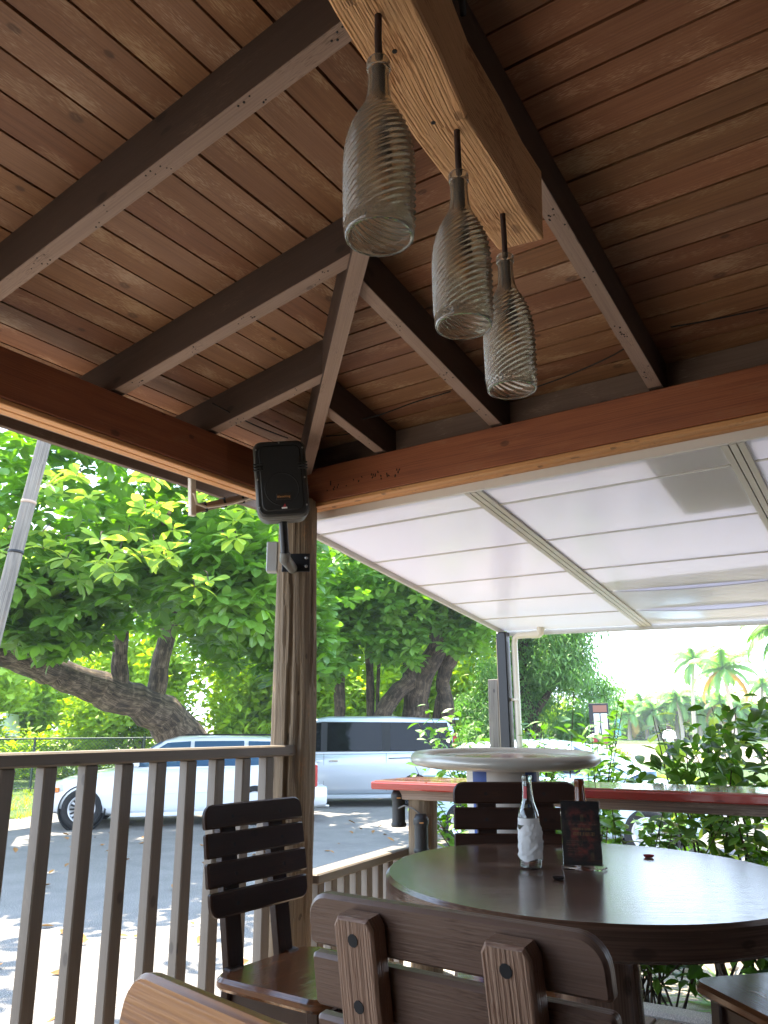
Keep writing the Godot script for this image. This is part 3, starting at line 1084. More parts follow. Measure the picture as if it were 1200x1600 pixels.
func counter() -> void:
	var c := thing("bar_counter", "long glossy red counter shelf on log posts along the outer edge", "counter", Vector3(-2.2, 0, -3.68))
	var b := MB.new()
	b.bar(Vector3(-0.20, 0.857, 0.0), Vector3(4.6, 0.857, 0.0), 0.42, 0.036, Vector3.UP, 0.006)
	part("counter_top", b, M.red_paint, c)
	b = MB.new()
	b.bar(Vector3(-0.1, 0.815, 0.12), Vector3(4.6, 0.815, 0.12), 0.05, 0.048, Vector3.UP, 0.004)
	part("support_rail", b, M.deck_wood, c)
	# glazed tiles along the top with narrow joints
	for i in 16:
		for r in 2:
			b = MB.new()
			b.box(T(Vector3(-0.035 + i * 0.31, 0.8775, -0.098 + r * 0.196)), Vector3(0.304, 0.007, 0.190), 0.002)
			part("tile", b, M.tile, c)
	for x in [0.02, 2.25, 4.3]:
		b = MB.new()
		var rg := RandomNumberGenerator.new()
		rg.seed = int(x * 10) + 3
		b.tube([Vector3(x, GROUND, 0.06), Vector3(x + 0.004, 0.1, 0.055), Vector3(x - 0.004, 0.5, 0.062), Vector3(x, 0.838, 0.06)], [0.082, 0.078, 0.072, 0.072], 18, true, 0.02, rg)
		part("log_leg", b, M.log_wood, c)
	# two cylinder spotlights strapped to the counter post, joined by a cable
	for k in 2:
		var at: Vector3 = [Vector3(-2.285, 0.66, -3.555), Vector3(-2.13, 0.555, -3.515)][k]
		var l := thing("post_light", ["black cylinder light on the left face of the counter log post", "lower black cylinder light on the right of the counter log post"][k], "wall light", at, 0.6, "cylinder lights on the counter post")
		b = MB.new()
		b.lathe([Vector2(0.0005, 0.0), Vector2(0.036, 0.0), Vector2(0.038, 0.006), Vector2(0.038, 0.018), Vector2(0.033, 0.02), Vector2(0.033, 0.125), Vector2(0.038, 0.127), Vector2(0.038, 0.15), Vector2(0.034, 0.158), Vector2(0.026, 0.175), Vector2(0.0005, 0.177)], 20)
		part("body", b, M.black_plastic, l)
		b = MB.new()
		b.box(T(Vector3(0.0, 0.138, 0.038)), Vector3(0.02, 0.006, 0.003), 0.001)
		part("label_plate", b, M.gold_print, l)
		b = MB.new()
		b.box(T(Vector3(0.012, 0.08, -0.038)), Vector3(0.03, 0.06, 0.03), 0.003)
		part("bracket", b, M.black_plastic, l)
	var cb := thing("light_cable", "thin grey cable joining the two post lights", "cable", Vector3(-2.22, 0.7, -3.535))
	b = MB.new()
	b.tube([Vector3(-0.04, 0.05, 0.02), Vector3(0, 0.066, 0.03), Vector3(0.05, 0.055, 0.03), Vector3(0.085, 0.03, 0.02)], [0.004], 6)
	part("wire", b, M.grey_plastic, cb)


# ---------- plants ----------
var LM := {}      # leaf meshes


func make_leaf_meshes() -> void:
	var ob := [0.1, 0.3, 0.62, 0.92, 1.0, 0.72, 0.0]
	var ov := [0.05, 0.7, 1.0, 0.8, 0.0]
	var r2 := RandomNumberGenerator.new()
	r2.seed = 77
	for k in 3:
		var b := MB.new()
		b.leaf(Transform3D.IDENTITY, 1.0, [0.52, 0.58, 0.48][k], ob, 0.2, [0.12, 0.28, 0.4][k])
		LM["almond_%d" % k] = b.mesh(M.almond_young if k == 2 else M.almond_near)
		b = MB.new()
		b.leaf(Transform3D.IDENTITY, 1.0, [0.5, 0.56, 0.46][k], ov, 0.25, [0.1, 0.25, 0.4][k])
		LM["shrub_%d" % k] = b.mesh(M.shrub_leaf)
	for k in 3:
		var b := MB.new()
		for i in 9:
			var a := i * 2.399 + r2.randf_range(-0.2, 0.2)
			var pit := r2.randf_range(-0.35, 0.75)
			var bs := Basis.from_euler(Vector3(0, a, 0)) * Basis.from_euler(Vector3(r2.randf_range(-0.3, 0.3), 0, pit))
			b.leaf(Transform3D(bs, bs.x * 0.02), r2.randf_range(0.14, 0.23), r2.randf_range(0.08, 0.12), ob, 0.2, r2.randf_range(0.1, 0.45))
		LM["rosette_%d" % k] = b.mesh(M.almond_leaf)
		b = MB.new()
		for i in 12:
			var dirv := Vector3(r2.randf_range(-1, 1), r2.randf_range(-1, 1), r2.randf_range(-1, 1)) * 0.16
			var bs := Basis.from_euler(Vector3(r2.randf_range(-0.7, 0.7), r2.randf() * TAU, r2.randf_range(-0.7, 0.5)))
			b.leaf(Transform3D(bs, dirv), r2.randf_range(0.09, 0.14), r2.randf_range(0.05, 0.075), [0.1, 1.0, 0.0], 0.2, 0.25)
		LM["clump_%d" % k] = b.mesh(M.small_leaf)
		b = MB.new()
		for i in 22:
			var dirv := Vector3(r2.randf_range(-1, 1), r2.randf_range(-0.8, 0.8), r2.randf_range(-1, 1)) * 0.2
			var bs := Basis.from_euler(Vector3(r2.randf_range(-0.4, 0.4), r2.randf() * TAU, r2.randf_range(-1.1, 0.1)))
			b.leaf(Transform3D(bs, dirv), r2.randf_range(0.08, 0.14), r2.randf_range(0.024, 0.036), [0.2, 1.0, 0.0], 0.1, 0.3)
		LM["feather_%d" % k] = b.mesh(M.feather_leaf)
		b = MB.new()
		for i in 14:
			var dirv := Vector3(r2.randf_range(-1, 1), r2.randf_range(-1, 1), r2.randf_range(-1, 1)) * 0.13
			var bs := Basis.from_euler(Vector3(r2.randf_range(-1, 1), r2.randf() * TAU, r2.randf_range(-1, 1)))
			b.leaf(Transform3D(bs, dirv), 0.07, 0.045, [0.2, 1.0, 0.0], 0.2, 0.2)
		LM["hedge_%d" % k] = b.mesh(M.hedge_leaf)
	var dl := MB.new()
	dl.leaf(Transform3D.IDENTITY, 1.0, 0.55, ov, 0.45, -0.2)
	LM["dry_leaf"] = dl.mesh(leafy("dry_leaf", hexc("a5814f"), Color(0.2, 0.15, 0.1), 0.8))
	# grass tuft
	var g := MB.new()
	for i in 9:
		var a := r2.randf() * TAU
		var bs := Basis.from_euler(Vector3(0, a, 0)) * Basis.from_euler(Vector3(0, 0, r2.randf_range(0.7, 1.4)))
		g.leaf(Transform3D(bs, Vector3(r2.randf_range(-0.05, 0.05), 0, r2.randf_range(-0.05, 0.05))), r2.randf_range(0.08, 0.2), 0.012, [1.0, 0.8, 0.0], 0.1, 0.4)
	LM["tuft"] = g.mesh(M.small_leaf)


# leaves spread through a set of ellipsoids [centre, radii], thicker towards the outside
func crown(parent: Node, called: String, kinds: String, blobs: Array, count: int, smin: float, smax: float, lo: Color, hi: Color, sd: int, floor_y := -9.0, kind_count := 3) -> void:
	var r2 := RandomNumberGenerator.new()
	r2.seed = sd
	var holes := FastNoiseLite.new()
	holes.seed = sd
	holes.frequency = 0.55
	for k in kind_count:
		var tf := []
		var cols := []
		var n := 0
		var tries := 0
		while n < count / kind_count and tries < count * 6:
			tries += 1
			var bl: Array = blobs[r2.randi() % blobs.size()]
			var d := Vector3(r2.randfn(), r2.randfn(), r2.randfn()).normalized() * pow(r2.randf(), 0.42)
			var p: Vector3 = bl[0] + d * bl[1]
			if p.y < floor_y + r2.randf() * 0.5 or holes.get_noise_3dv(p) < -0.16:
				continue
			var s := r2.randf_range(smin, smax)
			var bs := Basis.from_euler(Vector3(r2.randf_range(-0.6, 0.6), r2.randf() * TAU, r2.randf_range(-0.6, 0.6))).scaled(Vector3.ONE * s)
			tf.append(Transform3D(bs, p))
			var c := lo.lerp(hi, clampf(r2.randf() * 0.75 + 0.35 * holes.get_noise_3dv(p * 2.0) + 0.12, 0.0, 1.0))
			cols.append(c)
			n += 1
		var mm := MultiMesh.new()
		mm.transform_format = MultiMesh.TRANSFORM_3D
		mm.use_colors = true
		mm.mesh = LM["%s_%d" % [kinds, k]] if kind_count > 1 else LM[kinds]
		mm.instance_count = tf.size()
		for i in tf.size():
			mm.set_instance_transform(i, tf[i])
			mm.set_instance_color(i, cols[i])
		var o := MultiMeshInstance3D.new()
		o.multimesh = mm
		o.name = called
		o.set_meta("kind", "stuff")
		parent.add_child(o, true)


func limb(parent: Node, called: String, path: Array, radii: Array, sd: int, seg := 10) -> void:
	# smooth the path and roughen it
	var c := Curve3D.new()
	for i in path.size():
		var tang: Vector3 = (path[mini(i + 1, path.size() - 1)] - path[maxi(i - 1, 0)]) * 0.18
		c.add_point(path[i], -tang, tang)
	var r2 := RandomNumberGenerator.new()
	r2.seed = sd
	var n := path.size() * 5
	var pts := []
	var rr := []
	for i in n + 1:
		var s := float(i) / n
		var p := c.sample_baked(c.get_baked_length() * s, true)
		var f := s * (radii.size() - 1)
		var r: float = lerpf(radii[int(f)], radii[mini(int(f) + 1, radii.size() - 1)], f - int(f))
		pts.append(p + Vector3(r2.randf_range(-1, 1), r2.randf_range(-1, 1), r2.randf_range(-1, 1)) * r * 0.09)
		rr.append(r * r2.randf_range(0.92, 1.1))
	var b := MB.new()
	b.tube(pts, rr, seg, true, 0.025, r2)
	part(called, b, M.bark, parent)


func V(x: float, y: float, z: float) -> Vector3:
	return Vector3(x, y, z)


func trees() -> void:
	# the big leaning almond behind the white car
	var a := thing("almond_tree", "big leaning sea almond tree with broad leaves behind the white car", "tree", V(-12.5, GROUND, -11.6))
	var o := V(12.5, -GROUND, 11.6)
	limb(a, "trunk", [V(-12.35, -0.4, -12.0) + o, V(-12.4, 0.5, -11.8) + o, V(-12.5, 1.1, -11.4) + o, V(-12.6, 1.6, -10.6) + o, V(-12.7, 1.85, -9.7) + o, V(-12.75, 2.1, -8.8) + o, V(-12.7, 2.3, -8.0) + o, V(-12.6, 2.45, -6.8) + o], [0.52, 0.46, 0.40, 0.34, 0.30, 0.26, 0.2, 0.14], 5, 14)
	var lb := [
		[[V(-12.58, 1.8, -9.9), V(-12.5, 2.8, -9.75), V(-12.25, 4.0, -9.5), V(-11.6, 5.4, -9.2)], [0.17, 0.14, 0.12, 0.07]],
		[[V(-12.55, 1.7, -10.7), V(-12.45, 3.1, -10.85), V(-12.15, 4.4, -11.1), V(-11.2, 5.6, -11.2)], [0.2, 0.16, 0.13, 0.07]],
		[[V(-12.7, 2.0, -8.7), V(-12.6, 2.65, -8.1), V(-12.4, 3.2, -7.3), V(-11.4, 4.2, -6.4)], [0.16, 0.13, 0.1, 0.06]],
		[[V(-12.25, 3.9, -9.5), V(-11.0, 4.3, -8.9), V(-9.6, 4.2, -8.0), V(-8.0, 3.8, -6.8), V(-7.0, 3.6, -6.0)], [0.1, 0.09, 0.07, 0.045, 0.02]],
		[[V(-12.15, 4.3, -11.1), V(-10.8, 4.6, -10.3), V(-9.2, 4.6, -9.2), V(-7.6, 4.2, -7.9)], [0.1, 0.09, 0.06, 0.02]],
		[[V(-12.5, 3.0, -7.6), V(-11.2, 3.4, -6.6), V(-9.8, 3.5, -5.7), V(-8.4, 3.4, -4.9)], [0.09, 0.08, 0.05, 0.02]],
		[[V(-12.7, 2.2, -8.3), V(-12.3, 2.5, -6.9), V(-11.8, 2.55, -5.9)], [0.1, 0.08, 0.05]]]
	for i in lb.size():
		var pts := []
		for p in lb[i][0]:
			pts.append(p + o)
		limb(a, "branch", pts, lb[i][1], 30 + i, 9)
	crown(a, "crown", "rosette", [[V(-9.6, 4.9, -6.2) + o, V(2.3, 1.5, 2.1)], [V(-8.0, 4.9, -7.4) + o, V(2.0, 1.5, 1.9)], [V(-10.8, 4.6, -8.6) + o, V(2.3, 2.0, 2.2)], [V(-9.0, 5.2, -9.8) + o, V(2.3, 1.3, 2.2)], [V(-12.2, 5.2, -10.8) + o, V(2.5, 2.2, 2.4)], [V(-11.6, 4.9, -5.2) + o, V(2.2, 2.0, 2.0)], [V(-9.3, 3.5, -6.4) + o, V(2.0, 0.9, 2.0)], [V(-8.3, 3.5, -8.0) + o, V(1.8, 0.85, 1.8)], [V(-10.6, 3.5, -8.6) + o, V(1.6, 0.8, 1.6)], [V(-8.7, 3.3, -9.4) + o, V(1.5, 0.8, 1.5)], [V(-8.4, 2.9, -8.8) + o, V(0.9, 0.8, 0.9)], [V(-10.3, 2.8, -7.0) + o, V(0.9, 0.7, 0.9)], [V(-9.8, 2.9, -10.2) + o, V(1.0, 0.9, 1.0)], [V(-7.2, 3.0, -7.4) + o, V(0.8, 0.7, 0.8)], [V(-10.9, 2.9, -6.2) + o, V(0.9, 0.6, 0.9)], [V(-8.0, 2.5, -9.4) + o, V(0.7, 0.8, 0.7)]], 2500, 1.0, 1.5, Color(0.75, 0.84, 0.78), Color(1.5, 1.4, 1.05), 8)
	crown(a, "dapple_sprays", "rosette", [[V(-6.9, 5.3, -4.4) + o, V(1.7, 0.7, 1.8)], [V(-6.2, 5.4, -6.4) + o, V(1.4, 0.7, 1.6)]], 42, 1.0, 1.5, Color(0.75, 0.82, 0.75), Color(1.4, 1.3, 1.0), 81)  # added sprays, hidden by the roof, that break up sunlight on the asphalt
	# the nearest leaf rosettes, leaf by leaf
	var r2 := RandomNumberGenerator.new()
	r2.seed = 19
	for i in 37:
		var s := r2.randf()
		var c := V(-8.0, 0, -4.5).lerp(V(-6.2, 0, -6.6), s) + V(r2.randf_range(-0.5, 0.3), r2.randf_range(2.7, 4.1), r2.randf_range(-0.5, 0.3)) + o
		for k in 8:
			var ang := k * 2.399 + r2.randf_range(-0.25, 0.25)
			var bs := Basis.from_euler(V(r2.randf_range(-0.3, 0.3), 0, 0)) * Basis.from_euler(V(0, ang, 0)) * Basis.from_euler(V(r2.randf_range(-0.3, 0.3), 0, r2.randf_range(-0.45, 0.7)))
			var L := r2.randf_range(0.17, 0.26)
			part("leaf", LM["almond_%d" % (r2.randi() % 3)], null, a, Transform3D(bs.scaled(Vector3.ONE * L), c + bs.x * 0.02))
		var tw := MB.new()
		tw.tube([c, c + V(-0.15, 0.05 + r2.randf() * 0.1, -0.12), c + V(-0.5, 0.25, -0.4)], [0.006, 0.008, 0.012], 5)
		part("twig", tw, M.bark, a)

	# the many-stemmed fig behind the van
	var f := thing("fig_tree", "tangled many-stemmed fig tree with twisted limbs behind the silver van", "tree", V(-10.3, GROUND, -17.2))
	o = V(10.3, -GROUND, 17.2)
	limb(f, "trunk", [V(-10.6, -0.4, -17.0) + o, V(-10.5, 0.8, -17.1) + o, V(-10.4, 2.0, -17.1) + o, V(-10.2, 2.6, -17.2) + o, V(-9.5, 3.25, -17.05) + o, V(-8.3, 3.7, -17.0) + o, V(-7.0, 4.3, -16.8) + o], [0.5, 0.38, 0.32, 0.26, 0.21, 0.16, 0.1], 71, 14)
	var stems := [
		[[V(-10.5, 2.0, -17.0), V(-10.5, 3.3, -17.0), V(-10.6, 4.6, -16.9)], [0.26, 0.2, 0.14]],
		[[V(-11.2, -0.4, -16.2), V(-10.9, 1.5, -16.3), V(-10.4, 2.3, -16.8)], [0.26, 0.22, 0.2]],
		[[V(-9.9, -0.4, -17.5), V(-9.75, 1.5, -17.45), V(-9.9, 2.3, -17.5), V(-9.5, 3.0, -17.4), V(-8.9, 3.6, -17.2), V(-8.7, 4.6, -17)], [0.22, 0.2, 0.17, 0.18, 0.14, 0.1]],
		[[V(-10.0, -0.4, -17.7), V(-10.1, 1.2, -17.5), V(-9.95, 2.4, -17.7), V(-10.0, 3.6, -17.6)], [0.15, 0.13, 0.12, 0.1]],
		[[V(-12.0, -0.4, -16.0), V(-11.9, 1.5, -15.9), V(-11.95, 3.0, -16.0), V(-11.7, 4.8, -15.9)], [0.16, 0.14, 0.13, 0.1]],
		[[V(-11.5, -0.4, -16.6), V(-11.4, 2.0, -16.5), V(-11.5, 4.5, -16.4)], [0.12, 0.1, 0.09]],
		[[V(-12.9, -0.4, -15.0), V(-12.6, 1.6, -15.2), V(-12.3, 2.6, -15.4), V(-12.3, 4.6, -15.4)], [0.15, 0.14, 0.12, 0.1]],
		[[V(-13.4, -0.4, -15.4), V(-13.2, 2.2, -15.3), V(-13.3, 4.4, -15.4)], [0.12, 0.1, 0.09]],
		[[V(-10.9, 3.4, -16.8), V(-11.6, 4.0, -16.2), V(-12.4, 4.6, -15.2)], [0.16, 0.12, 0.08]],
		[[V(-9.9, 2.9, -17.1), V(-9.4, 4.0, -16.4), V(-8.9, 4.9, -15.6)], [0.15, 0.12, 0.08]],
		[[V(-11.1, 4.2, -16.6), V(-11.1, 2.4, -16.4), V(-11.15, 0.6, -16.4)], [0.05, 0.045, 0.04]],
		[[V(-10.2, 4.2, -16.6), V(-10.25, 3.3, -16.5), V(-10.2, 2.5, -16.6)], [0.06, 0.05, 0.05]]]
	for i in stems.size():
		var pts := []
		for p in stems[i][0]:
			pts.append(p + o)
		limb(f, "stem", pts, stems[i][1], 90 + i, 9)
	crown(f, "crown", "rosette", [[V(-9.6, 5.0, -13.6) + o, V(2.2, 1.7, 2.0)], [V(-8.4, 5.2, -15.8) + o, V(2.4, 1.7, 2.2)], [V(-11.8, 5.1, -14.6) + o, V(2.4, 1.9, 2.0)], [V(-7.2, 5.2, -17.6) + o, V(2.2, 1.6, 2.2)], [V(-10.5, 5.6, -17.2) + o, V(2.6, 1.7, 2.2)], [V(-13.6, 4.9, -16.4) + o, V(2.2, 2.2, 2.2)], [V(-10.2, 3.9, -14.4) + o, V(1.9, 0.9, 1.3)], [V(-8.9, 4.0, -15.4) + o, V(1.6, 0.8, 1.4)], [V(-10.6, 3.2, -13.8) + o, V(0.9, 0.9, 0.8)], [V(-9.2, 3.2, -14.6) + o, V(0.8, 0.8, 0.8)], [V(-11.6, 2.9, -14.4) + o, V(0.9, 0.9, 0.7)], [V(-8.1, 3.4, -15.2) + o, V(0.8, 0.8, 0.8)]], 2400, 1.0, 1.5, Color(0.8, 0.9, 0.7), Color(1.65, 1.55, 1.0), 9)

	# sunlit trees behind, each with its own trunk
	var bg := [[V(-24.0, 0, -13.5), "pale sunlit broadleaf tree at the far left behind the fence"], [V(-21.0, 0, -17.5), "bright green tree behind the almond trunk"], [V(-18.6, 0, -21.0), "bright green tree behind the white car and post"], [V(-15.6, 0, -22.6), "yellow green tree behind the front of the silver van"], [V(-12.6, 0, -24.0), "yellow green tree behind the fig tree"], [V(-28.5, 0, -19.0), "tall pale tree furthest back on the left"]]
	for i in bg.size():
		var p: Vector3 = bg[i][0]
		var t := thing("broadleaf_tree", bg[i][1], "tree", V(p.x, GROUND, p.z), 0.0, "sunlit trees behind the car park")
		limb(t, "trunk", [V(0, -0.1, 0), V(0.1, 1.2, 0.1), V(-0.1, 2.4, 0), V(0.1, 4.0, 0.2)], [0.22, 0.17, 0.14, 0.07], 200 + i, 8)
		limb(t, "branch", [V(0, 1.5, 0), V(0.8, 2.5, 0.6), V(1.6, 3.4, 0.9)], [0.12, 0.09, 0.04], 220 + i, 7)
		limb(t, "branch", [V(0, 1.9, 0), V(-0.9, 2.8, 0.1), V(-1.7, 3.6, -0.2)], [0.11, 0.08, 0.04], 240 + i, 7)
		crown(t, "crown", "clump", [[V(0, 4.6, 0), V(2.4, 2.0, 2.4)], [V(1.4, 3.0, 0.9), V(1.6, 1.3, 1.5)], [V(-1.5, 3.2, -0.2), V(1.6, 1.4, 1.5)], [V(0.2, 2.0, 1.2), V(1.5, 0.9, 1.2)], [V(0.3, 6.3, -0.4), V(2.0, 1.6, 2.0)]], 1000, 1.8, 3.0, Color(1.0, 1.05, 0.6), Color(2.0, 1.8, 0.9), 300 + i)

	var ug := thing("undergrowth", "sunlit yellow green mass of bushes behind the fence at the back of the car park", "shrubbery", V(-20.5, GROUND, -20.5))
	ug.set_meta("kind", "stuff")
	var ub := []
	for i in 13:
		var q := V(0.703, 0, -0.711) * (-9.5 + i * 1.75)
		ub.append([q + V(0, 0.9 + 0.5 * sin(i * 2.3), 0), V(1.5, 1.3 + 0.4 * sin(i * 1.7), 1.2)])
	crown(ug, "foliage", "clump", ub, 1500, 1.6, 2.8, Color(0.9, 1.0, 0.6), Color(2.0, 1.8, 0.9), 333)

	# fine-leaved tree to the right of the black post
	var w := thing("fine_leaved_tree", "dense dark fine-leaved tree beyond the black post and high table", "tree", V(-9.0, GROUND, -20.6))
	limb(w, "trunk", [V(0, -0.1, 0), V(0.1, 1.4, 0), V(-0.1, 2.8, 0.1), V(0.1, 4.5, 0)], [0.28, 0.22, 0.18, 0.08], 400, 8)
	limb(w, "branch", [V(0, 1.6, 0), V(1.0, 2.6, 0.4), V(1.8, 3.2, 0.6)], [0.12, 0.08, 0.04], 401, 7)
	var wb := []
	var rw := RandomNumberGenerator.new()
	rw.seed = 31
	for i in 44:
		var ang := rw.randf() * TAU
		var rad := rw.randf_range(0.2, 1.9)
		wb.append([V(cos(ang) * rad + 0.2, rw.randf_range(0.3, 5.4), sin(ang) * rad), V(rw.randf_range(0.45, 0.9), rw.randf_range(0.3, 0.6), rw.randf_range(0.45, 0.9))])
	for q in [V(2.2, 5.2, 0.4), V(1.7, 4.4, 0.2), V(-1.9, 4.2, 0.2), V(2.0, 5.9, 0), V(1.4, 3.4, 0.6)]:
		wb.append([q, V(0.8, 0.55, 0.8)])
	crown(w, "crown", "feather", wb, 3600, 1.0, 1.7, Color(0.6, 0.75, 0.65), Color(1.5, 1.5, 1.15), 410)

	# grass tufts and low weeds along the edge of the asphalt
	var gr := Node3D.new()
	gr.name = "grass"
	add_child(gr)
	gr.set_meta("kind", "stuff")
	gr.set_meta("label", "rough green grass along the edge of the asphalt under the trees")
	gr.set_meta("category", "grass")
	var mm := MultiMesh.new()
	mm.transform_format = MultiMesh.TRANSFORM_3D
	mm.use_colors = true
	mm.mesh = LM.tuft
	mm.instance_count = 3600
	for i in 3600:
		var s := r2.randf_range(-9.0, 16.0)
		var u := pow(r2.randf(), 1.6) * 9.0 - 0.05 + 5.2 * smoothstep(-1.6, 1.0, s)
		mm.set_instance_transform(i, Transform3D(Basis.from_euler(V(0, r2.randf() * TAU, 0)).scaled(Vector3.ONE * r2.randf_range(0.7, 1.5)), V(-11.9 + 0.703 * s - 0.711 * u, GROUND, -8.3 - 0.711 * s - 0.703 * u)))
		var k := r2.randf_range(0.8, 1.5)
		mm.set_instance_color(i, Color(k * 1.1, k, k * 0.8))
	var gi := MultiMeshInstance3D.new()
	gi.multimesh = mm
	gi.name = "grass_tufts"
	gi.set_meta("kind", "stuff")
	gr.add_child(gi)
	for i in 5:
		var p: Vector3 = [V(-12.9, 0, -6.6), V(-13.6, 0, -6.2), V(-12.4, 0, -7.3), V(-14.3, 0, -5.6), V(-13.4, 0, -7.3)][i]
		var sh := thing("low_shrub", ["low leafy shrub at the asphalt edge by the left railing", "low leafy shrub furthest left at the asphalt edge", "small low shrub just ahead of the white car's bumper", "low shrub at the left frame edge beyond the railing", "low shrub behind the others near the car's headlight"][i], "shrub", V(p.x, GROUND, p.z), 0.0, "low shrubs by the white car")
		limb(sh, "stem", [V(0, 0, 0), V(0.05, 0.2, 0.02), V(0.0, 0.4, 0.05)], [0.02, 0.015, 0.008], 500 + i, 5)
		crown(sh, "foliage", "clump", [[V(0, 0.25, 0), V(0.45, 0.28, 0.45)]], 60, 0.8, 1.2, Color(0.8, 0.9, 0.5), Color(1.5, 1.4, 0.8), 510 + i)

	# leaning pole
	var lp := thing("leaning_pole", "bleached leaning wooden pole with wire bands at the left edge", "pole", V(-5.31, GROUND, -2.80))
	var b := MB.new()
	var rg := RandomNumberGenerator.new()
	rg.seed = 6
	var pp := []
	for i in 12:
		pp.append(V(0, 0, 0).lerp(V(0.31, 5.2, -0.53), i / 11.0))
	b.tube(pp, [0.054, 0.053, 0.052, 0.052, 0.051, 0.05, 0.05, 0.049, 0.048, 0.047, 0.046, 0.045], 16, true, 0.02, rg)
	part("pole", b, M.grey_wood, lp)
	for y in [2.65, 3.02]:
		b = MB.new()
		var c := V(0, 0, 0).lerp(V(0.31, 5.2, -0.53), y / 5.2)
		b.lathe([Vector2(0.04, -0.012), Vector2(0.0535, -0.01), Vector2(0.0535, 0.01), Vector2(0.04, 0.012)], 16, T(c, V(-0.08, 0, -0.046)))
		part("band", b, M.rust_pipe if y > 2.9 else M.cable_black, lp)


# ---------- far things ----------
func palm(label: String, at: Vector3, h: float, lean: Vector3, fl: float, n: int, lo: Color, sd: int, cat := "palm tree", group := "") -> void:
	var r2 := RandomNumberGenerator.new()
	r2.seed = sd
	var p := thing("palm_tree", label, cat, at, 0.0, group)
	var b := MB.new()
	var pts := []
	var rr := []
	for i in 9:
		var s := i / 8.0
		pts.append(V(lean.x * s * s, h * s, lean.z * s * s))
		rr.append(lerpf(0.19, 0.11, s) * (1.25 if i == 0 else 1.0))
	b.tube(pts, rr, 8)
	part("trunk", b, M.palm_trunk, p)
	var top: Vector3 = pts[8]
	for i in n:
		var az := i * 2.399 + r2.randf_range(-0.2, 0.2)
		var up := lerpf(1.2, -0.55, float(i) / n) + r2.randf_range(-0.15, 0.15)
		var f := frond(fl * r2.randf_range(0.85, 1.1), up, r2)
		var m := part("frond", f, M.palm_leaf if up > -0.2 or lo == Color.WHITE else M.palm_dry, p, Transform3D(Basis.from_euler(V(0, az, 0)), top))
		m.set_meta("kind", "")
		m.remove_meta("kind")


func frond(L: float, up: float, r2: RandomNumberGenerator) -> MB:
	var b := MB.new()
	var pts := []
	var p := Vector3.ZERO
	var ang := up
	var N := 10
	for i in N + 1:
		pts.append(p)
		p += V(cos(ang), sin(ang), 0) * L / N
		ang -= (0.10 + 0.016 * i) * 1.15
	b.tube(pts, [0.03, 0.028, 0.026, 0.024, 0.02, 0.018, 0.016, 0.013, 0.01, 0.008, 0.004], 4, false)
	for i in range(1, N * 4):
		var s := i / (N * 4.0)
		var f := s * N
		var c: Vector3 = pts[int(f)].lerp(pts[mini(int(f) + 1, N)], f - int(f))
		var along: Vector3 = ((pts[mini(int(f) + 1, N)] - pts[int(f)]) as Vector3).normalized()
		var ll := L * 0.26 * sin(PI * clampf(s * 0.92 + 0.1, 0, 1)) * r2.randf_range(0.85, 1.1)
		for sg in [-1.0, 1.0]:
			var dirv := (along * 0.55 + V(0, -0.55 - 0.3 * r2.randf(), 0) + V(0, 0, sg * 0.8)).normalized()
			var q := c + dirv * ll
			var wv := along * L * 0.032
			b.tri(c - wv, q, c + wv)
			b.tri(c - wv, c + wv, q + V(0, -0.02, 0))
	return b


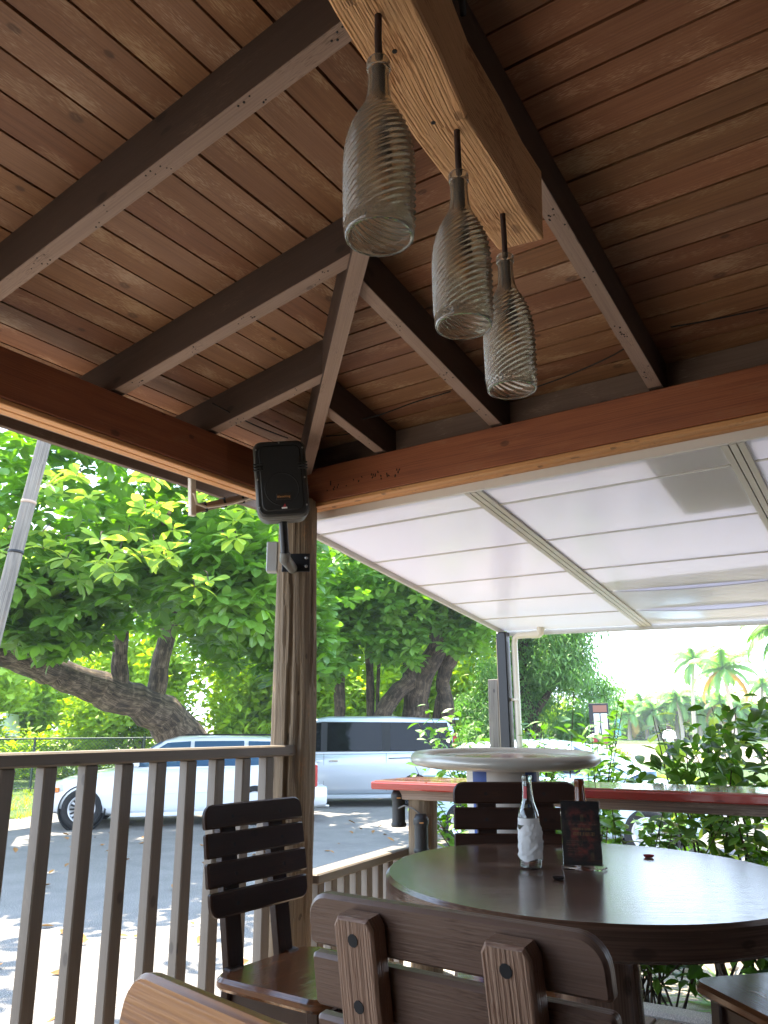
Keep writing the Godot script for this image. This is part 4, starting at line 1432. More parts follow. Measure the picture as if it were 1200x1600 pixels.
func distance() -> void:
	leafy("palm_dry", hexc("b09a50"), Color(0.9, 0.8, 0.4), 0.6)
	palm("tall coconut palm with dark drooping crown above the palm grove", V(-15.6, -0.1, -68.2), 6.6, V(0.6, 0, 0.3), 2.6, 16, Color.WHITE, 1)
	palm("coconut palm with yellowing lower fronds right of the grove", V(-10.9, -0.1, -59.0), 5.2, V(-0.3, 0, 0), 3.0, 18, Color.BLACK, 2)
	palm("small distant coconut palm beside the pale house roof", V(-11.4, 0.0, -74.1), 4.6, V(0.3, 0, 0), 2.0, 14, Color.WHITE, 3)
	palm("near coconut palm whose fronds hang in at the top right under the canopy", V(-3.4, GROUND, -27.6), 4.5, V(0.25, 0, 0), 2.2, 18, Color.WHITE, 4)
	var spots := [V(-23.6, 0, -74), V(-22.0, 0, -72), V(-21.0, 0, -74), V(-19.6, 0, -72), V(-18.4, 0, -74), V(-17.2, 0, -71), V(-16.2, 0, -73), V(-14.4, 0, -72), V(-24.8, 0, -76), V(-13.0, 0, -74)]
	var said := ["pale feathery palm at the left end of the grove", "second palm of the grove, with yellow hanging fronds", "third palm of the grove from the left", "palm in the middle of the grove with bare grey stem", "palm right of the middle of the grove", "tall grove palm left of the coconut palm", "grove palm just under the tall coconut palm", "grove palm behind the shrub tips", "palm behind the left end of the hedge", "palm at the right end of the grove"]
	for i in spots.size():
		palm(said[i], spots[i] + V(0, 0.15, 0), [2.6, 2.2, 3.1, 2.5, 3.2, 3.4, 2.6, 3.0, 2.8, 2.6][i], V(0.3 * sin(i * 2.0), 0, 0.2), 2.5, 20, Color.BLACK if i % 3 == 1 else Color.WHITE, 20 + i, "palm tree", "palms in the grove beyond the hedge")
	# low growth between the palms
	var un := thing("undergrowth", "pale green mass of low growth under the distant palm grove", "shrubbery", V(-19, 0, -76))
	un.set_meta("kind", "stuff")
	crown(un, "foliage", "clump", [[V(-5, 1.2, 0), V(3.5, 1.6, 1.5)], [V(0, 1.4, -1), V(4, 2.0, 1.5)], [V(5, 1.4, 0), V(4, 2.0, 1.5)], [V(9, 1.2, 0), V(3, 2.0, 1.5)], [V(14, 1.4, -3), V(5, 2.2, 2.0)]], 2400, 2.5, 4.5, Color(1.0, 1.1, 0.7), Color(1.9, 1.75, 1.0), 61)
	var ft := thing("tree_line", "hazy pale green line of trees beyond the palm grove at the far right", "trees", V(-20, 0.2, -104))
	ft.set_meta("kind", "stuff")
	var fb := []
	for i in 22:
		fb.append([V(-22 + i * 2.4, 2.0 + 0.9 * sin(i * 1.9), sin(i * 3.0) * 2.0), V(2.4, 2.2 + 0.7 * sin(i * 2.7), 2.0)])
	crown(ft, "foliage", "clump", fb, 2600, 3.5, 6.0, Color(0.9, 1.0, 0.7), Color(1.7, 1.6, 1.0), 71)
	# clipped hedge and the wire fence in front of it
	var hd := thing("clipped_hedge", "long low clipped hedge beyond the far lawn", "hedge", V(-19, 0.35, -79))
	var b := MB.new()
	b.box(T(V(2, 0.55, 0)), V(26, 1.0, 0.8), 0.1)
	part("hedge_core", b, M.hedge_core if M.has("hedge_core") else plain("hedge_core", hexc("33492b"), 0.9), hd)
	var bl := []
	for i in 26:
		bl.append([V(-10.5 + i, 0.62, 0.1), V(0.65, 0.55, 0.5)])
	crown(hd, "foliage", "hedge", bl, 2600, 1.6, 2.4, Color(0.8, 0.9, 0.8), Color(1.3, 1.3, 1.0), 62)
	var ff := thing("wire_fence", "thin wire fence with slim posts in front of the far hedge", "fence", V(-18, 0.3, -77))
	for i in 9:
		b = MB.new()
		b.box(T(V(-8 + i * 3.0, 0.75, 0)), V(0.07, 1.5, 0.07), 0.0)
		part("post", b, M.canopy_metal, ff)
	for y in [0.5, 1.45]:
		b = MB.new()
		b.box(T(V(4, y, 0)), V(24, 0.025, 0.025), 0.0)
		part("wire", b, M.canopy_metal, ff)
	# house
	var h := thing("house", "pale house with a hipped roof showing over the shrub at the right edge", "house", V(-15.5, 0.2, -98))
	b = MB.new()
	b.box(T(V(1.5, 1.8, 0)), V(8, 3.6, 6), 0.02)
	part("wall", b, M.stucco, h)
	b = MB.new()
	var e := [V(-3, 3.6, -3.6), V(6, 3.6, -3.6), V(6, 3.6, 3.6), V(-3, 3.6, 3.6)]
	var r0 := V(0.2, 5.2, 0)
	var r1 := V(2.8, 5.2, 0)
	var cc := V(1.5, 3.8, 0)
	b.quad(e[3], e[2], r1, r0, cc); b.quad(e[0], e[1], r1, r0, cc); b.otri(e[0], e[3], r0, cc); b.otri(e[1], e[2], r1, cc); b.quad(e[0], e[1], e[2], e[3], cc)
	part("roof", b, M.roof_tile, h)
	for x in [-0.8, 1.5, 3.8]:
		b = MB.new()
		b.box(T(V(x, 2.0, 3.02)), V(1.0, 1.2, 0.06), 0.01)
		part("window", b, M.car_glass, h)
	# notice board, small sign, planter
	var s := thing("notice_board", "tall black framed notice board with white and red sheets", "sign", V(-6.15, GROUND, -17.98), 0.25)
	b = MB.new()
	b.box(T(V(0, 1.54, 0)), V(0.43, 0.90, 0.05), 0.006)
	part("frame", b, M.sign_black, s)
	b = MB.new(); b.box(T(V(0.03, 1.87, 0.028)), V(0.30, 0.15, 0.008), 0.0); part("red_sheet", b, M.terracotta, s)
	b = MB.new(); b.box(T(V(-0.05, 1.54, 0.028)), V(0.13, 0.45, 0.008), 0.0); part("white_sheet", b, M.white_print, s)
	b = MB.new(); b.box(T(V(0.11, 1.53, 0.029)), V(0.14, 0.47, 0.008), 0.0); part("white_sheet", b, M.white_print, s)
	b = MB.new(); b.box(T(V(-0.12, 1.2, 0.028)), V(0.1, 0.18, 0.008), 0.0); part("red_sheet", b, M.red_print, s)
	b = MB.new(); b.box(T(V(0.055, 1.18, 0.028)), V(0.2, 0.15, 0.008), 0.0); part("red_sheet", b, M.terracotta, s)
	for x in [-0.18, 0.18]:
		b = MB.new(); b.box(T(V(x, 0.55, -0.01)), V(0.045, 1.1, 0.045), 0.0); part("leg", b, M.sign_black, s)
	var cs := thing("street_sign", "small pale blue upright sign on a pole right of the notice board", "sign", V(-9.75, GROUND, -30.5), 0.25)
	b = MB.new(); b.box(T(V(0, 1.44, 0)), V(0.22, 0.7, 0.03), 0.004); part("plate", b, M.sign_cyan, cs)
	b = MB.new(); b.box(T(V(-0.01, 1.62, 0.017)), V(0.12, 0.1, 0.006), 0.0); part("emblem", b, M.white_print, cs)
	b = MB.new(); b.box(T(V(-0.01, 1.24, 0.017)), V(0.1, 0.14, 0.006), 0.0); part("emblem", b, M.white_print, cs)
	b = MB.new(); b.tube([V(-0.12, 0, 0), V(-0.12, 2.1, 0)], [0.03], 8); part("pole", b, M.sign_black, cs)
	var pl := thing("planter", "square terracotta planter with a low plant by the road", "planter", V(-7.95, GROUND, -24.8), 0.3)
	b = MB.new()
	b.hexa([V(-0.2, 0, -0.2), V(0.2, 0, -0.2), V(0.2, 0, 0.2), V(-0.2, 0, 0.2), V(-0.26, 0.62, -0.26), V(0.26, 0.62, -0.26), V(0.26, 0.62, 0.26), V(-0.26, 0.62, 0.26)])
	part("pot", b, M.terracotta, pl)
	crown(pl, "foliage", "clump", [[V(0, 0.68, 0), V(0.28, 0.16, 0.28)]], 40, 0.6, 0.9, Color(0.7, 0.8, 0.5), Color(1.2, 1.2, 0.8), 66)
	person()
	# dark chain-link fence at the back of the car park
	var cf := thing("chain_link_fence", "dark chain link fence with posts behind the white car", "fence", V(-18.0, GROUND, -12.5))
	var dv := V(0.703, 0, -0.711)
	for i in 9:
		b = MB.new()
		b.tube([dv * (-11.0 + i * 2.6), dv * (-11.0 + i * 2.6) + V(0, 1.32, 0)], [0.03], 8)
		part("post", b, M.fence_green, cf)
	for y in [1.28, 0.12]:
		b = MB.new()
		b.tube([dv * -11.0 + V(0, y, 0), dv * 9.8 + V(0, y, 0)], [0.022 if y > 1.0 else 0.012], 6)
		part("rail", b, M.fence_green, cf)
	b = MB.new()
	for i in 230:
		for sg in [-1.0, 1.0]:
			var x0 := -11.0 + i * 0.09
			var p0 := dv * x0 + V(0, 0.1, 0)
			var p1 := dv * clampf(x0 + sg * 1.16, -11.0, 9.8) + V(0, 1.27, 0)
			var wv := dv * 0.004
			b.hexa([p0 - wv, p0 + wv, p0 + wv + V(0.004, 0, 0.004), p0 - wv + V(0.004, 0, 0.004), p1 - wv, p1 + wv, p1 + wv + V(0.004, 0, 0.004), p1 - wv + V(0.004, 0, 0.004)])
	var wm := part("wire_mesh", b, M.fence_green, cf)
	wm.set_meta("kind", "stuff")


# a far figure: one skin over a chain of tapered capsules, then clothes
func person() -> void:
	var p := thing("person", "person in a white top standing far off by the hedge, seen over the shrub", "person", V(-9.5, -0.42, -36.8), 0.5)
	var J := [[V(0, 0.95, 0), V(0, 1.38, 0), 0.13, 0.15], [V(0, 1.38, 0), V(0, 1.5, 0.01), 0.07, 0.06], [V(0, 1.56, 0.01), V(0, 1.66, 0.0), 0.095, 0.085], [V(-0.16, 1.36, 0), V(0.16, 1.36, 0), 0.075, 0.075],
		[V(-0.19, 1.36, 0), V(-0.25, 1.08, -0.02), 0.055, 0.045], [V(-0.25, 1.08, -0.02), V(-0.22, 0.84, 0.08), 0.042, 0.034], [V(0.19, 1.36, 0), V(0.25, 1.08, -0.02), 0.055, 0.045], [V(0.25, 1.08, -0.02), V(0.23, 0.84, 0.08), 0.042, 0.034],
		[V(-0.09, 0.93, 0), V(-0.1, 0.5, 0.01), 0.09, 0.065], [V(-0.1, 0.5, 0.01), V(-0.1, 0.07, -0.02), 0.06, 0.045], [V(0.09, 0.93, 0), V(0.1, 0.5, 0.01), 0.09, 0.065], [V(0.1, 0.5, 0.01), V(0.1, 0.07, -0.02), 0.06, 0.045],
		[V(-0.1, 0.04, -0.03), V(-0.11, 0.03, 0.13), 0.045, 0.035], [V(0.1, 0.04, -0.03), V(0.11, 0.03, 0.13), 0.045, 0.035], [V(-0.22, 0.84, 0.08), V(-0.21, 0.74, 0.1), 0.036, 0.022], [V(0.23, 0.84, 0.08), V(0.22, 0.74, 0.1), 0.036, 0.022]]
	part("body", nets(J, V(-0.4, -0.04, -0.25), V(0.4, 1.8, 0.3), 0.024, 0.03), M.skin_dark, p)
	part("shirt", nets([[V(0, 0.98, 0), V(0, 1.38, 0), 0.15, 0.168], [V(-0.16, 1.37, 0), V(0.16, 1.37, 0), 0.088, 0.088], [V(-0.19, 1.36, 0), V(-0.235, 1.16, -0.01), 0.07, 0.066], [V(0.19, 1.36, 0), V(0.235, 1.16, -0.01), 0.07, 0.066]], V(-0.4, 0.8, -0.25), V(0.4, 1.5, 0.25), 0.024, 0.03), M.cloth_white, p)
	part("trousers", nets([[V(0, 0.96, 0), V(0, 0.9, 0), 0.15, 0.13], [V(-0.09, 0.93, 0), V(-0.1, 0.5, 0.01), 0.105, 0.085], [V(-0.1, 0.5, 0.01), V(-0.1, 0.12, -0.02), 0.08, 0.07], [V(0.09, 0.93, 0), V(0.1, 0.5, 0.01), 0.105, 0.085], [V(0.1, 0.5, 0.01), V(0.1, 0.12, -0.02), 0.08, 0.07]], V(-0.4, 0.0, -0.25), V(0.4, 1.2, 0.25), 0.024, 0.03), M.cloth_navy, p)
	part("hair", nets([[V(0, 1.65, -0.02), V(0, 1.68, -0.015), 0.1, 0.088]], V(-0.2, 1.6, -0.2), V(0.2, 1.85, 0.2), 0.02, 0.01), M.car_dark, p)


func field(J: Array, q: Vector3, k: float) -> float:
	var d := 9.0
	for j in J:
		var ab: Vector3 = j[1] - j[0]
		var s := clampf((q - j[0]).dot(ab) / ab.length_squared(), 0.0, 1.0)
		var e: float = q.distance_to(j[0] + ab * s) - lerpf(j[2], j[3], s)
		var h := clampf(0.5 + 0.5 * (d - e) / k, 0.0, 1.0)
		d = lerpf(d, e, h) - k * h * (1.0 - h)
	return d


func nets(J: Array, lo: Vector3, hi: Vector3, cell: float, k: float) -> MB:
	var nx := int((hi.x - lo.x) / cell) + 1
	var ny := int((hi.y - lo.y) / cell) + 1
	var nz := int((hi.z - lo.z) / cell) + 1
	var f := PackedFloat32Array()
	f.resize((nx + 1) * (ny + 1) * (nz + 1))
	var id := func(x: int, y: int, z: int) -> int: return (x * (ny + 1) + y) * (nz + 1) + z
	for x in nx + 1:
		for y in ny + 1:
			for z in nz + 1:
				f[id.call(x, y, z)] = field(J, lo + V(x, y, z) * cell, k)
	var vert := {}
	for x in nx:
		for y in ny:
			for z in nz:
				var sum := Vector3.ZERO
				var n := 0
				for e in [[0, 0, 0, 1, 0, 0], [0, 1, 0, 1, 1, 0], [0, 0, 1, 1, 0, 1], [0, 1, 1, 1, 1, 1], [0, 0, 0, 0, 1, 0], [1, 0, 0, 1, 1, 0], [0, 0, 1, 0, 1, 1], [1, 0, 1, 1, 1, 1], [0, 0, 0, 0, 0, 1], [1, 0, 0, 1, 0, 1], [0, 1, 0, 0, 1, 1], [1, 1, 0, 1, 1, 1]]:
					var a := f[id.call(x + e[0], y + e[1], z + e[2])]
					var b := f[id.call(x + e[3], y + e[4], z + e[5])]
					if (a < 0.0) != (b < 0.0):
						sum += V(x + e[0], y + e[1], z + e[2]).lerp(V(x + e[3], y + e[4], z + e[5]), a / (a - b))
						n += 1
				if n:
					vert[V(x, y, z)] = lo + sum / n * cell
	var mb := MB.new()
	for c in vert:
		for ax in 3:
			var u := Vector3.ZERO; u[(ax + 1) % 3] = 1
			var w := Vector3.ZERO; w[(ax + 2) % 3] = 1
			var d := Vector3.ZERO; d[ax] = 1
			if not (vert.has(c - u) and vert.has(c - w) and vert.has(c - u - w)):
				continue
			var a := f[id.call(int(c.x), int(c.y), int(c.z))]
			var b := f[id.call(int(c.x + d.x), int(c.y + d.y), int(c.z + d.z))]
			if (a < 0.0) == (b < 0.0):
				continue
			var q := [vert[c], vert[c - u], vert[c - u - w], vert[c - w]]
			var ns := []
			for p in q:
				ns.append(V(field(J, p + V(0.004, 0, 0), k) - field(J, p - V(0.004, 0, 0), k), field(J, p + V(0, 0.004, 0), k) - field(J, p - V(0, 0.004, 0), k), field(J, p + V(0, 0, 0.004), k) - field(J, p - V(0, 0, 0.004), k)).normalized())
			var outw: Vector3 = ns[0]
			if ((q[1] - q[0]) as Vector3).cross(q[2] - q[0]).dot(outw) < 0.0:
				mb.trin(q[0], q[2], q[1], ns[0], ns[2], ns[1]); mb.trin(q[0], q[3], q[2], ns[0], ns[3], ns[2])
			else:
				mb.trin(q[0], q[1], q[2], ns[0], ns[1], ns[2]); mb.trin(q[0], q[2], q[3], ns[0], ns[2], ns[3])
	return mb


# ---------- cars: local +x is forward, the left side is -z ----------
func section(x: float, w: float, yb: float, yt: float, cr: float) -> Array:
	var half := [V(x, yb, w * 0.0), V(x, yb, w * 0.8), V(x, yb + 0.05, w * 0.94), V(x, yb + 0.17, w), V(x, lerpf(yb, yt, 0.6), w * 1.0), V(x, yt - 0.10, w * 0.98), V(x, yt - 0.03, w * 0.945), V(x, yt, w * 0.87), V(x, yt + cr * 0.7, w * 0.5)]
	var row := half.duplicate()
	row.append(V(x, yt + cr, 0))
	for i in range(half.size() - 1, 0, -1):
		row.append(V(half[i].x, half[i].y, -half[i].z))
	return row


func wheel(car: Node3D, at: Vector3, r: float, spokes: int) -> void:
	var arch := MB.new()
	var sg := signf(at.z)
	var tr := Transform3D(Basis.from_euler(V(PI / 2 * sg, 0, 0)), V(at.x, at.y, at.z))
	arch.lathe([Vector2(0.0005, 0.0), Vector2(r * 1.17, 0.0), Vector2(r * 1.17, 0.05), Vector2(r * 1.1, 0.055)], 32, tr.translated_local(V(0, -0.03, 0)))
	part("wheel_arch", arch, M.car_dark, car)
	var ty := MB.new()
	ty.lathe([Vector2(r * 0.66, -0.16), Vector2(r * 0.96, -0.16), Vector2(r, -0.12), Vector2(r, 0.03), Vector2(r * 0.96, 0.06), Vector2(r * 0.8, 0.068), Vector2(r * 0.68, 0.05), Vector2(r * 0.66, 0.03)], 32, Transform3D(tr.basis, Vector3.ZERO))
	var wh := Node3D.new()
	wh.name = "wheel"
	wh.position = at
	car.add_child(wh, true)
	part("tyre", ty, M.tyre, wh)
	var rm := MB.new()
	rm.lathe([Vector2(0.0005, 0.035), Vector2(r * 0.14, 0.035), Vector2(r * 0.18, 0.02), Vector2(r * 0.2, 0.0), Vector2(r * 0.56, 0.0), Vector2(r * 0.6, 0.04), Vector2(r * 0.66, 0.055), Vector2(r * 0.69, 0.04)], 32, Transform3D(tr.basis, Vector3.ZERO))
	part("rim", rm, M.rim_metal, wh)
	for i in spokes:
		var sp := MB.new()
		var a := TAU * i / spokes
		var dirv := V(cos(a), 0, sin(a))
		sp.bar(tr.basis * (dirv * r * 0.2 + V(0, 0.02, 0)), tr.basis * (dirv * r * 0.58 + V(0, 0.022, 0)), r * 0.09, 0.03, tr.basis.y, 0.004)
		part("spoke", sp, M.rim_metal if spokes < 12 else M.car_dark, wh)


func side_panel(called: String, car: Node3D, poly: PackedVector2Array, sg: float, belt: float, roof: float, wb: float, wr: float, mat: Material, lift := 0.004, th := 0.012) -> void:
	var up := V(0, roof - belt, sg * (wr - wb))
	var L := up.length()
	up = up.normalized()
	var outw := V(1, 0, 0).cross(up)
	var p2 := PackedVector2Array()
	for q in poly:
		p2.append(Vector2(q.x, (q.y - belt) / (roof - belt) * L))
	var s := 1.0 if outw.z * sg > 0 else -1.0
	var b := MB.new()
	b.prism(p2, th, Transform3D(Basis(V(1, 0, 0), up, outw), V(0, belt, sg * wb) + outw * s * lift), 0.003)
	part(called, b, mat, car)


func pane(called: String, car: Node3D, a: Vector3, b: Vector3, c: Vector3, d: Vector3, outw: Vector3, mat: Material) -> void:
	var m := MB.new()
	var o := outw.normalized() * 0.012
	m.hexa([a - o, b - o, c - o, d - o, a + o, b + o, c + o, d + o])
	part(called, m, mat, car)


func strip(called: String, car: Node3D, a: Vector3, b: Vector3, w: float, h: float, up: Vector3, mat: Material) -> void:
	var m := MB.new()
	m.bar(a, b, w, h, up, minf(w, h) * 0.3)
	part(called, m, mat, car)


func cars() -> void:
	# white estate car in front of the trees
	var paint: Material = M.car_white
	var c := thing("parked_car", "white estate car parked beyond the left railing, facing left", "car", V(-10.47, GROUND, -9.67), deg_to_rad(225.3))
	var b := MB.new()
	var st := []
	for s in [[-2.17, 0.6, 0.42, 0.74, 0.01], [-2.15, 0.74, 0.33, 0.84, 0.01], [-2.05, 0.79, 0.26, 0.88, 0.01], [-1.5, 0.83, 0.2, 0.89, 0.01], [-0.6, 0.845, 0.17, 0.885, 0.01], [0.5, 0.845, 0.17, 0.87, 0.01], [0.95, 0.84, 0.18, 0.86, 0.03], [1.4, 0.83, 0.2, 0.78, 0.04], [1.8, 0.79, 0.22, 0.70, 0.04], [2.05, 0.70, 0.25, 0.62, 0.03], [2.17, 0.52, 0.3, 0.54, 0.02], [2.2, 0.30, 0.36, 0.48, 0.01]]:
		st.append(section(s[0], s[1], s[2], s[3], s[4]))
	b.grid(st, true, true)
	part("body", b, paint, c)
	greenhouse(c, paint, [[-2.15, 0.9, 0.70], [-1.97, 1.22, 0.60], [-1.5, 1.32, 0.60], [-0.6, 1.36, 0.61], [0.1, 1.34, 0.60], [0.32, 1.28, 0.60], [1.02, 0.90, 0.70]], 0.86, 0.76)
	for sg in [-1.0, 1.0]:
		side_panel("window", c, PackedVector2Array([Vector2(0.84, 0.895), Vector2(0.26, 1.255), Vector2(-0.1, 1.275), Vector2(-0.1, 0.895)]), sg, 0.86, 1.33, 0.775, 0.61, M.car_glass_blue)
		side_panel("window", c, PackedVector2Array([Vector2(-0.16, 0.895), Vector2(-0.16, 1.275), Vector2(-0.95, 1.275), Vector2(-0.95, 0.895)]), sg, 0.86, 1.33, 0.775, 0.61, M.car_glass_blue)
		side_panel("window", c, PackedVector2Array([Vector2(-1.02, 0.895), Vector2(-1.02, 1.27), Vector2(-1.75, 1.25), Vector2(-1.97, 0.92)]), sg, 0.86, 1.33, 0.775, 0.61, M.car_glass_blue)
		for x in [0.93, -0.13, -0.98]:
			strip("door_gap", c, V(x, 0.86, sg * 0.825), V(x + (0.0 if x > -0.5 else 0.06), 0.3, sg * 0.848), 0.006, 0.006, V(0, 0, 1), M.car_dark)
		strip("side_moulding", c, V(0.9, 0.52, sg * 0.848), V(-0.95, 0.53, sg * 0.848), 0.012, 0.045, V(0, 1, 0), paint)
		strip("sill", c, V(0.92, 0.2, sg * 0.83), V(-1.0, 0.2, sg * 0.83), 0.03, 0.06, V(0, 1, 0), paint)
		for x in [0.02, -0.85]:
			strip("door_handle", c, V(x, 0.76, sg * 0.845), V(x - 0.15, 0.765, sg * 0.845), 0.02, 0.025, V(0, 1, 0), paint)
		var mi := MB.new()
		mi.box(T(V(0.72, 0.95, sg * 0.88)), V(0.13, 0.12, 0.17), 0.03)
		part("wing_mirror", mi, paint, c)
		var hl := MB.new()
		hl.hexa([V(2.02, 0.5, sg * 0.70), V(2.14, 0.5, sg * 0.5), V(2.1, 0.52, sg * 0.45), V(1.75, 0.56, sg * 0.80), V(2.0, 0.63, sg * 0.72), V(2.1, 0.60, sg * 0.52), V(2.06, 0.61, sg * 0.48), V(1.8, 0.665, sg * 0.80)])
		part("headlight", hl, M.lamp_clear, c)
		var ind := MB.new()
		ind.box(T(V(1.86, 0.58, sg * 0.79), V(0, sg * 0.35, 0)), V(0.1, 0.07, 0.03), 0.01)
		part("indicator", ind, M.lamp_amber, c)
		var tl := MB.new()
		tl.box(T(V(-2.11, 0.72, sg * 0.755), V(0, sg * -0.4, 0)), V(0.06, 0.34, 0.08), 0.015)
		part("tail_light", tl, M.lamp_red, c)
		wheel(c, V(1.46, 0.3, sg * 0.79), 0.3, 16)
		wheel(c, V(-1.14, 0.3, sg * 0.79), 0.3, 16)
		strip("roof_rail", c, V(0.0, 1.375, sg * 0.52), V(-1.6, 1.365, sg * 0.52), 0.03, 0.025, V(0, 1, 0), M.car_dark)
	var bm := MB.new()
	var bs := []
	for s in [[-2.34, 0.5, 0.3, 0.5], [-2.31, 0.74, 0.24, 0.54], [-2.1, 0.82, 0.22, 0.55], [-1.7, 0.845, 0.22, 0.5]]:
		bs.append(section(s[0], s[1], s[2], s[3], 0.0))
	bm.grid(bs, true, true)
	part("rear_bumper", bm, paint, c)
	var ex := MB.new()
	ex.tube([V(-2.05, 0.24, -0.45), V(-2.38, 0.22, -0.45)], [0.03], 10)
	part("exhaust_pipe", ex, M.steel, c)
	pane("windscreen", c, V(0.96, 0.92, 0.62), V(0.96, 0.92, -0.62), V(0.36, 1.27, -0.53), V(0.36, 1.27, 0.53), V(0.6, 1, 0), M.car_glass_blue)
	pane("rear_window", c, V(-2.12, 0.95, 0.58), V(-2.12, 0.95, -0.58), V(-1.99, 1.2, -0.5), V(-1.99, 1.2, 0.5), V(-1, 0.4, 0), M.car_glass_blue)

	# silver van behind the corner post
	paint = M.car_silver
	c = thing("parked_van", "silver people carrier with dark windows parked behind the corner post", "van", V(-10.1, GROUND, -13.64), deg_to_rad(214.8))
	b = MB.new()
	st = []
	for s in [[-2.28, 0.70, 0.42, 0.98, 0.0], [-2.25, 0.80, 0.3, 1.02, 0.0], [-2.1, 0.845, 0.22, 1.03, 0.0], [-1.4, 0.86, 0.18, 1.03, 0.0], [0.3, 0.86, 0.17, 1.0, 0.0], [1.2, 0.86, 0.18, 0.99, 0.0], [1.6, 0.84, 0.2, 0.96, 0.02], [2.0, 0.80, 0.22, 0.86, 0.03], [2.2, 0.68, 0.26, 0.76, 0.02], [2.28, 0.5, 0.32, 0.66, 0.01]]:
		st.append(section(s[0], s[1], s[2], s[3], s[4]))
	b.grid(st, true, true)
	part("body", b, paint, c)
	greenhouse(c, paint, [[-2.26, 1.0, 0.78], [-2.2, 1.5, 0.70], [-2.05, 1.64, 0.68], [-1.0, 1.70, 0.69], [0.3, 1.70, 0.69], [0.85, 1.62, 0.68], [1.95, 0.96, 0.74]], 1.0, 0.80)
	for sg in [-1.0, 1.0]:
		side_panel("window_surround", c, PackedVector2Array([Vector2(1.5, 1.03), Vector2(0.88, 1.545), Vector2(0.4, 1.6), Vector2(-2.08, 1.57), Vector2(-2.2, 1.06), Vector2(-2.0, 1.03)]), sg, 1.0, 1.66, 0.825, 0.695, M.car_dark, 0.0)
		side_panel("window", c, PackedVector2Array([Vector2(1.45, 1.04), Vector2(0.86, 1.52), Vector2(0.42, 1.58), Vector2(0.42, 1.04)]), sg, 1.0, 1.66, 0.825, 0.695, M.car_glass)
		side_panel("window", c, PackedVector2Array([Vector2(0.30, 1.04), Vector2(0.30, 1.58), Vector2(-0.78, 1.58), Vector2(-0.78, 1.04)]), sg, 1.0, 1.66, 0.825, 0.695, M.car_glass)
		side_panel("window", c, PackedVector2Array([Vector2(-0.94, 1.04), Vector2(-0.94, 1.58), Vector2(-1.72, 1.56), Vector2(-1.86, 1.04)]), sg, 1.0, 1.66, 0.825, 0.695, M.car_glass)
		side_panel("window", c, PackedVector2Array([Vector2(-1.92, 1.06), Vector2(-1.84, 1.54), Vector2(-2.06, 1.52), Vector2(-2.16, 1.08)]), sg, 1.0, 1.66, 0.825, 0.695, M.car_glass)
		for x in [1.3, 0.36, -0.86]:
			strip("door_gap", c, V(x, 1.0, sg * 0.842), V(x, 0.3, sg * 0.862), 0.007, 0.007, V(0, 0, 1), M.car_dark)
		strip("slide_track", c, V(-0.9, 0.9, sg * 0.858), V(-2.0, 0.92, sg * 0.852), 0.012, 0.016, V(0, 1, 0), M.car_dark)
		strip("sill", c, V(1.1, 0.2, sg * 0.85), V(-1.0, 0.2, sg * 0.85), 0.03, 0.07, V(0, 1, 0), paint)
		for x in [0.58, 0.26]:
			strip("door_handle", c, V(x, 0.86, sg * 0.866), V(x - 0.18, 0.862, sg * 0.866), 0.03, 0.035, V(0, 1, 0), M.chrome)
		var tl := MB.new()
		tl.box(T(V(-2.22, 1.12, sg * 0.78)), V(0.08, 0.5, 0.09), 0.02)
		part("tail_light", tl, M.lamp_red, c)
		var hl := MB.new()
		hl.box(T(V(2.06, 0.74, sg * 0.68), V(0, sg * 0.5, 0)), V(0.14, 0.16, 0.3), 0.03)
		part("headlight", hl, M.lamp_clear, c)
		var mi := MB.new()
		mi.box(T(V(1.34, 1.1, sg * 0.96)), V(0.12, 0.2, 0.18), 0.03)
		part("wing_mirror", mi, paint, c)
		wheel(c, V(1.42, 0.31, sg * 0.80), 0.31, 10)
		wheel(c, V(-1.42, 0.31, sg * 0.80), 0.31, 10)
	pane("windscreen", c, V(1.88, 1.0, 0.68), V(1.88, 1.0, -0.68), V(0.92, 1.58, -0.6), V(0.92, 1.58, 0.6), V(0.6, 1, 0), M.car_glass)
	pane("rear_window", c, V(-2.275, 1.08, 0.62), V(-2.275, 1.08, -0.62), V(-2.22, 1.5, -0.58), V(-2.22, 1.5, 0.58), V(-1, 0.1, 0), M.car_glass)
	var sp := MB.new()
	sp.box(T(V(-2.2, 1.64, 0)), V(0.26, 0.04, 1.25), 0.015)
	part("spoiler", sp, paint, c)

	# pale blue hatchback half hidden by the shrubs on the right
	paint = M.car_blue
	c = thing("parked_car", "pale blue small car half hidden behind the shrubs beyond the high table", "car", V(-3.95, GROUND, -10.2), deg_to_rad(4))
	b = MB.new()
	st = []
	for s in [[-1.75, 0.62, 0.4, 0.82, 0.0], [-1.7, 0.76, 0.28, 0.88, 0.0], [-1.2, 0.81, 0.2, 0.9, 0.0], [0.3, 0.82, 0.18, 0.88, 0.0], [0.8, 0.81, 0.19, 0.86, 0.03], [1.3, 0.78, 0.22, 0.74, 0.04], [1.62, 0.68, 0.26, 0.62, 0.03], [1.75, 0.42, 0.34, 0.52, 0.01]]:
		st.append(section(s[0], s[1], s[2], s[3], s[4]))
	b.grid(st, true, true)
	part("body", b, paint, c)
	greenhouse(c, paint, [[-1.72, 0.9, 0.66], [-1.5, 1.16, 0.58], [-1.2, 1.26, 0.58], [-0.3, 1.29, 0.58], [0.15, 1.24, 0.57], [0.95, 0.88, 0.68]], 0.88, 0.74)
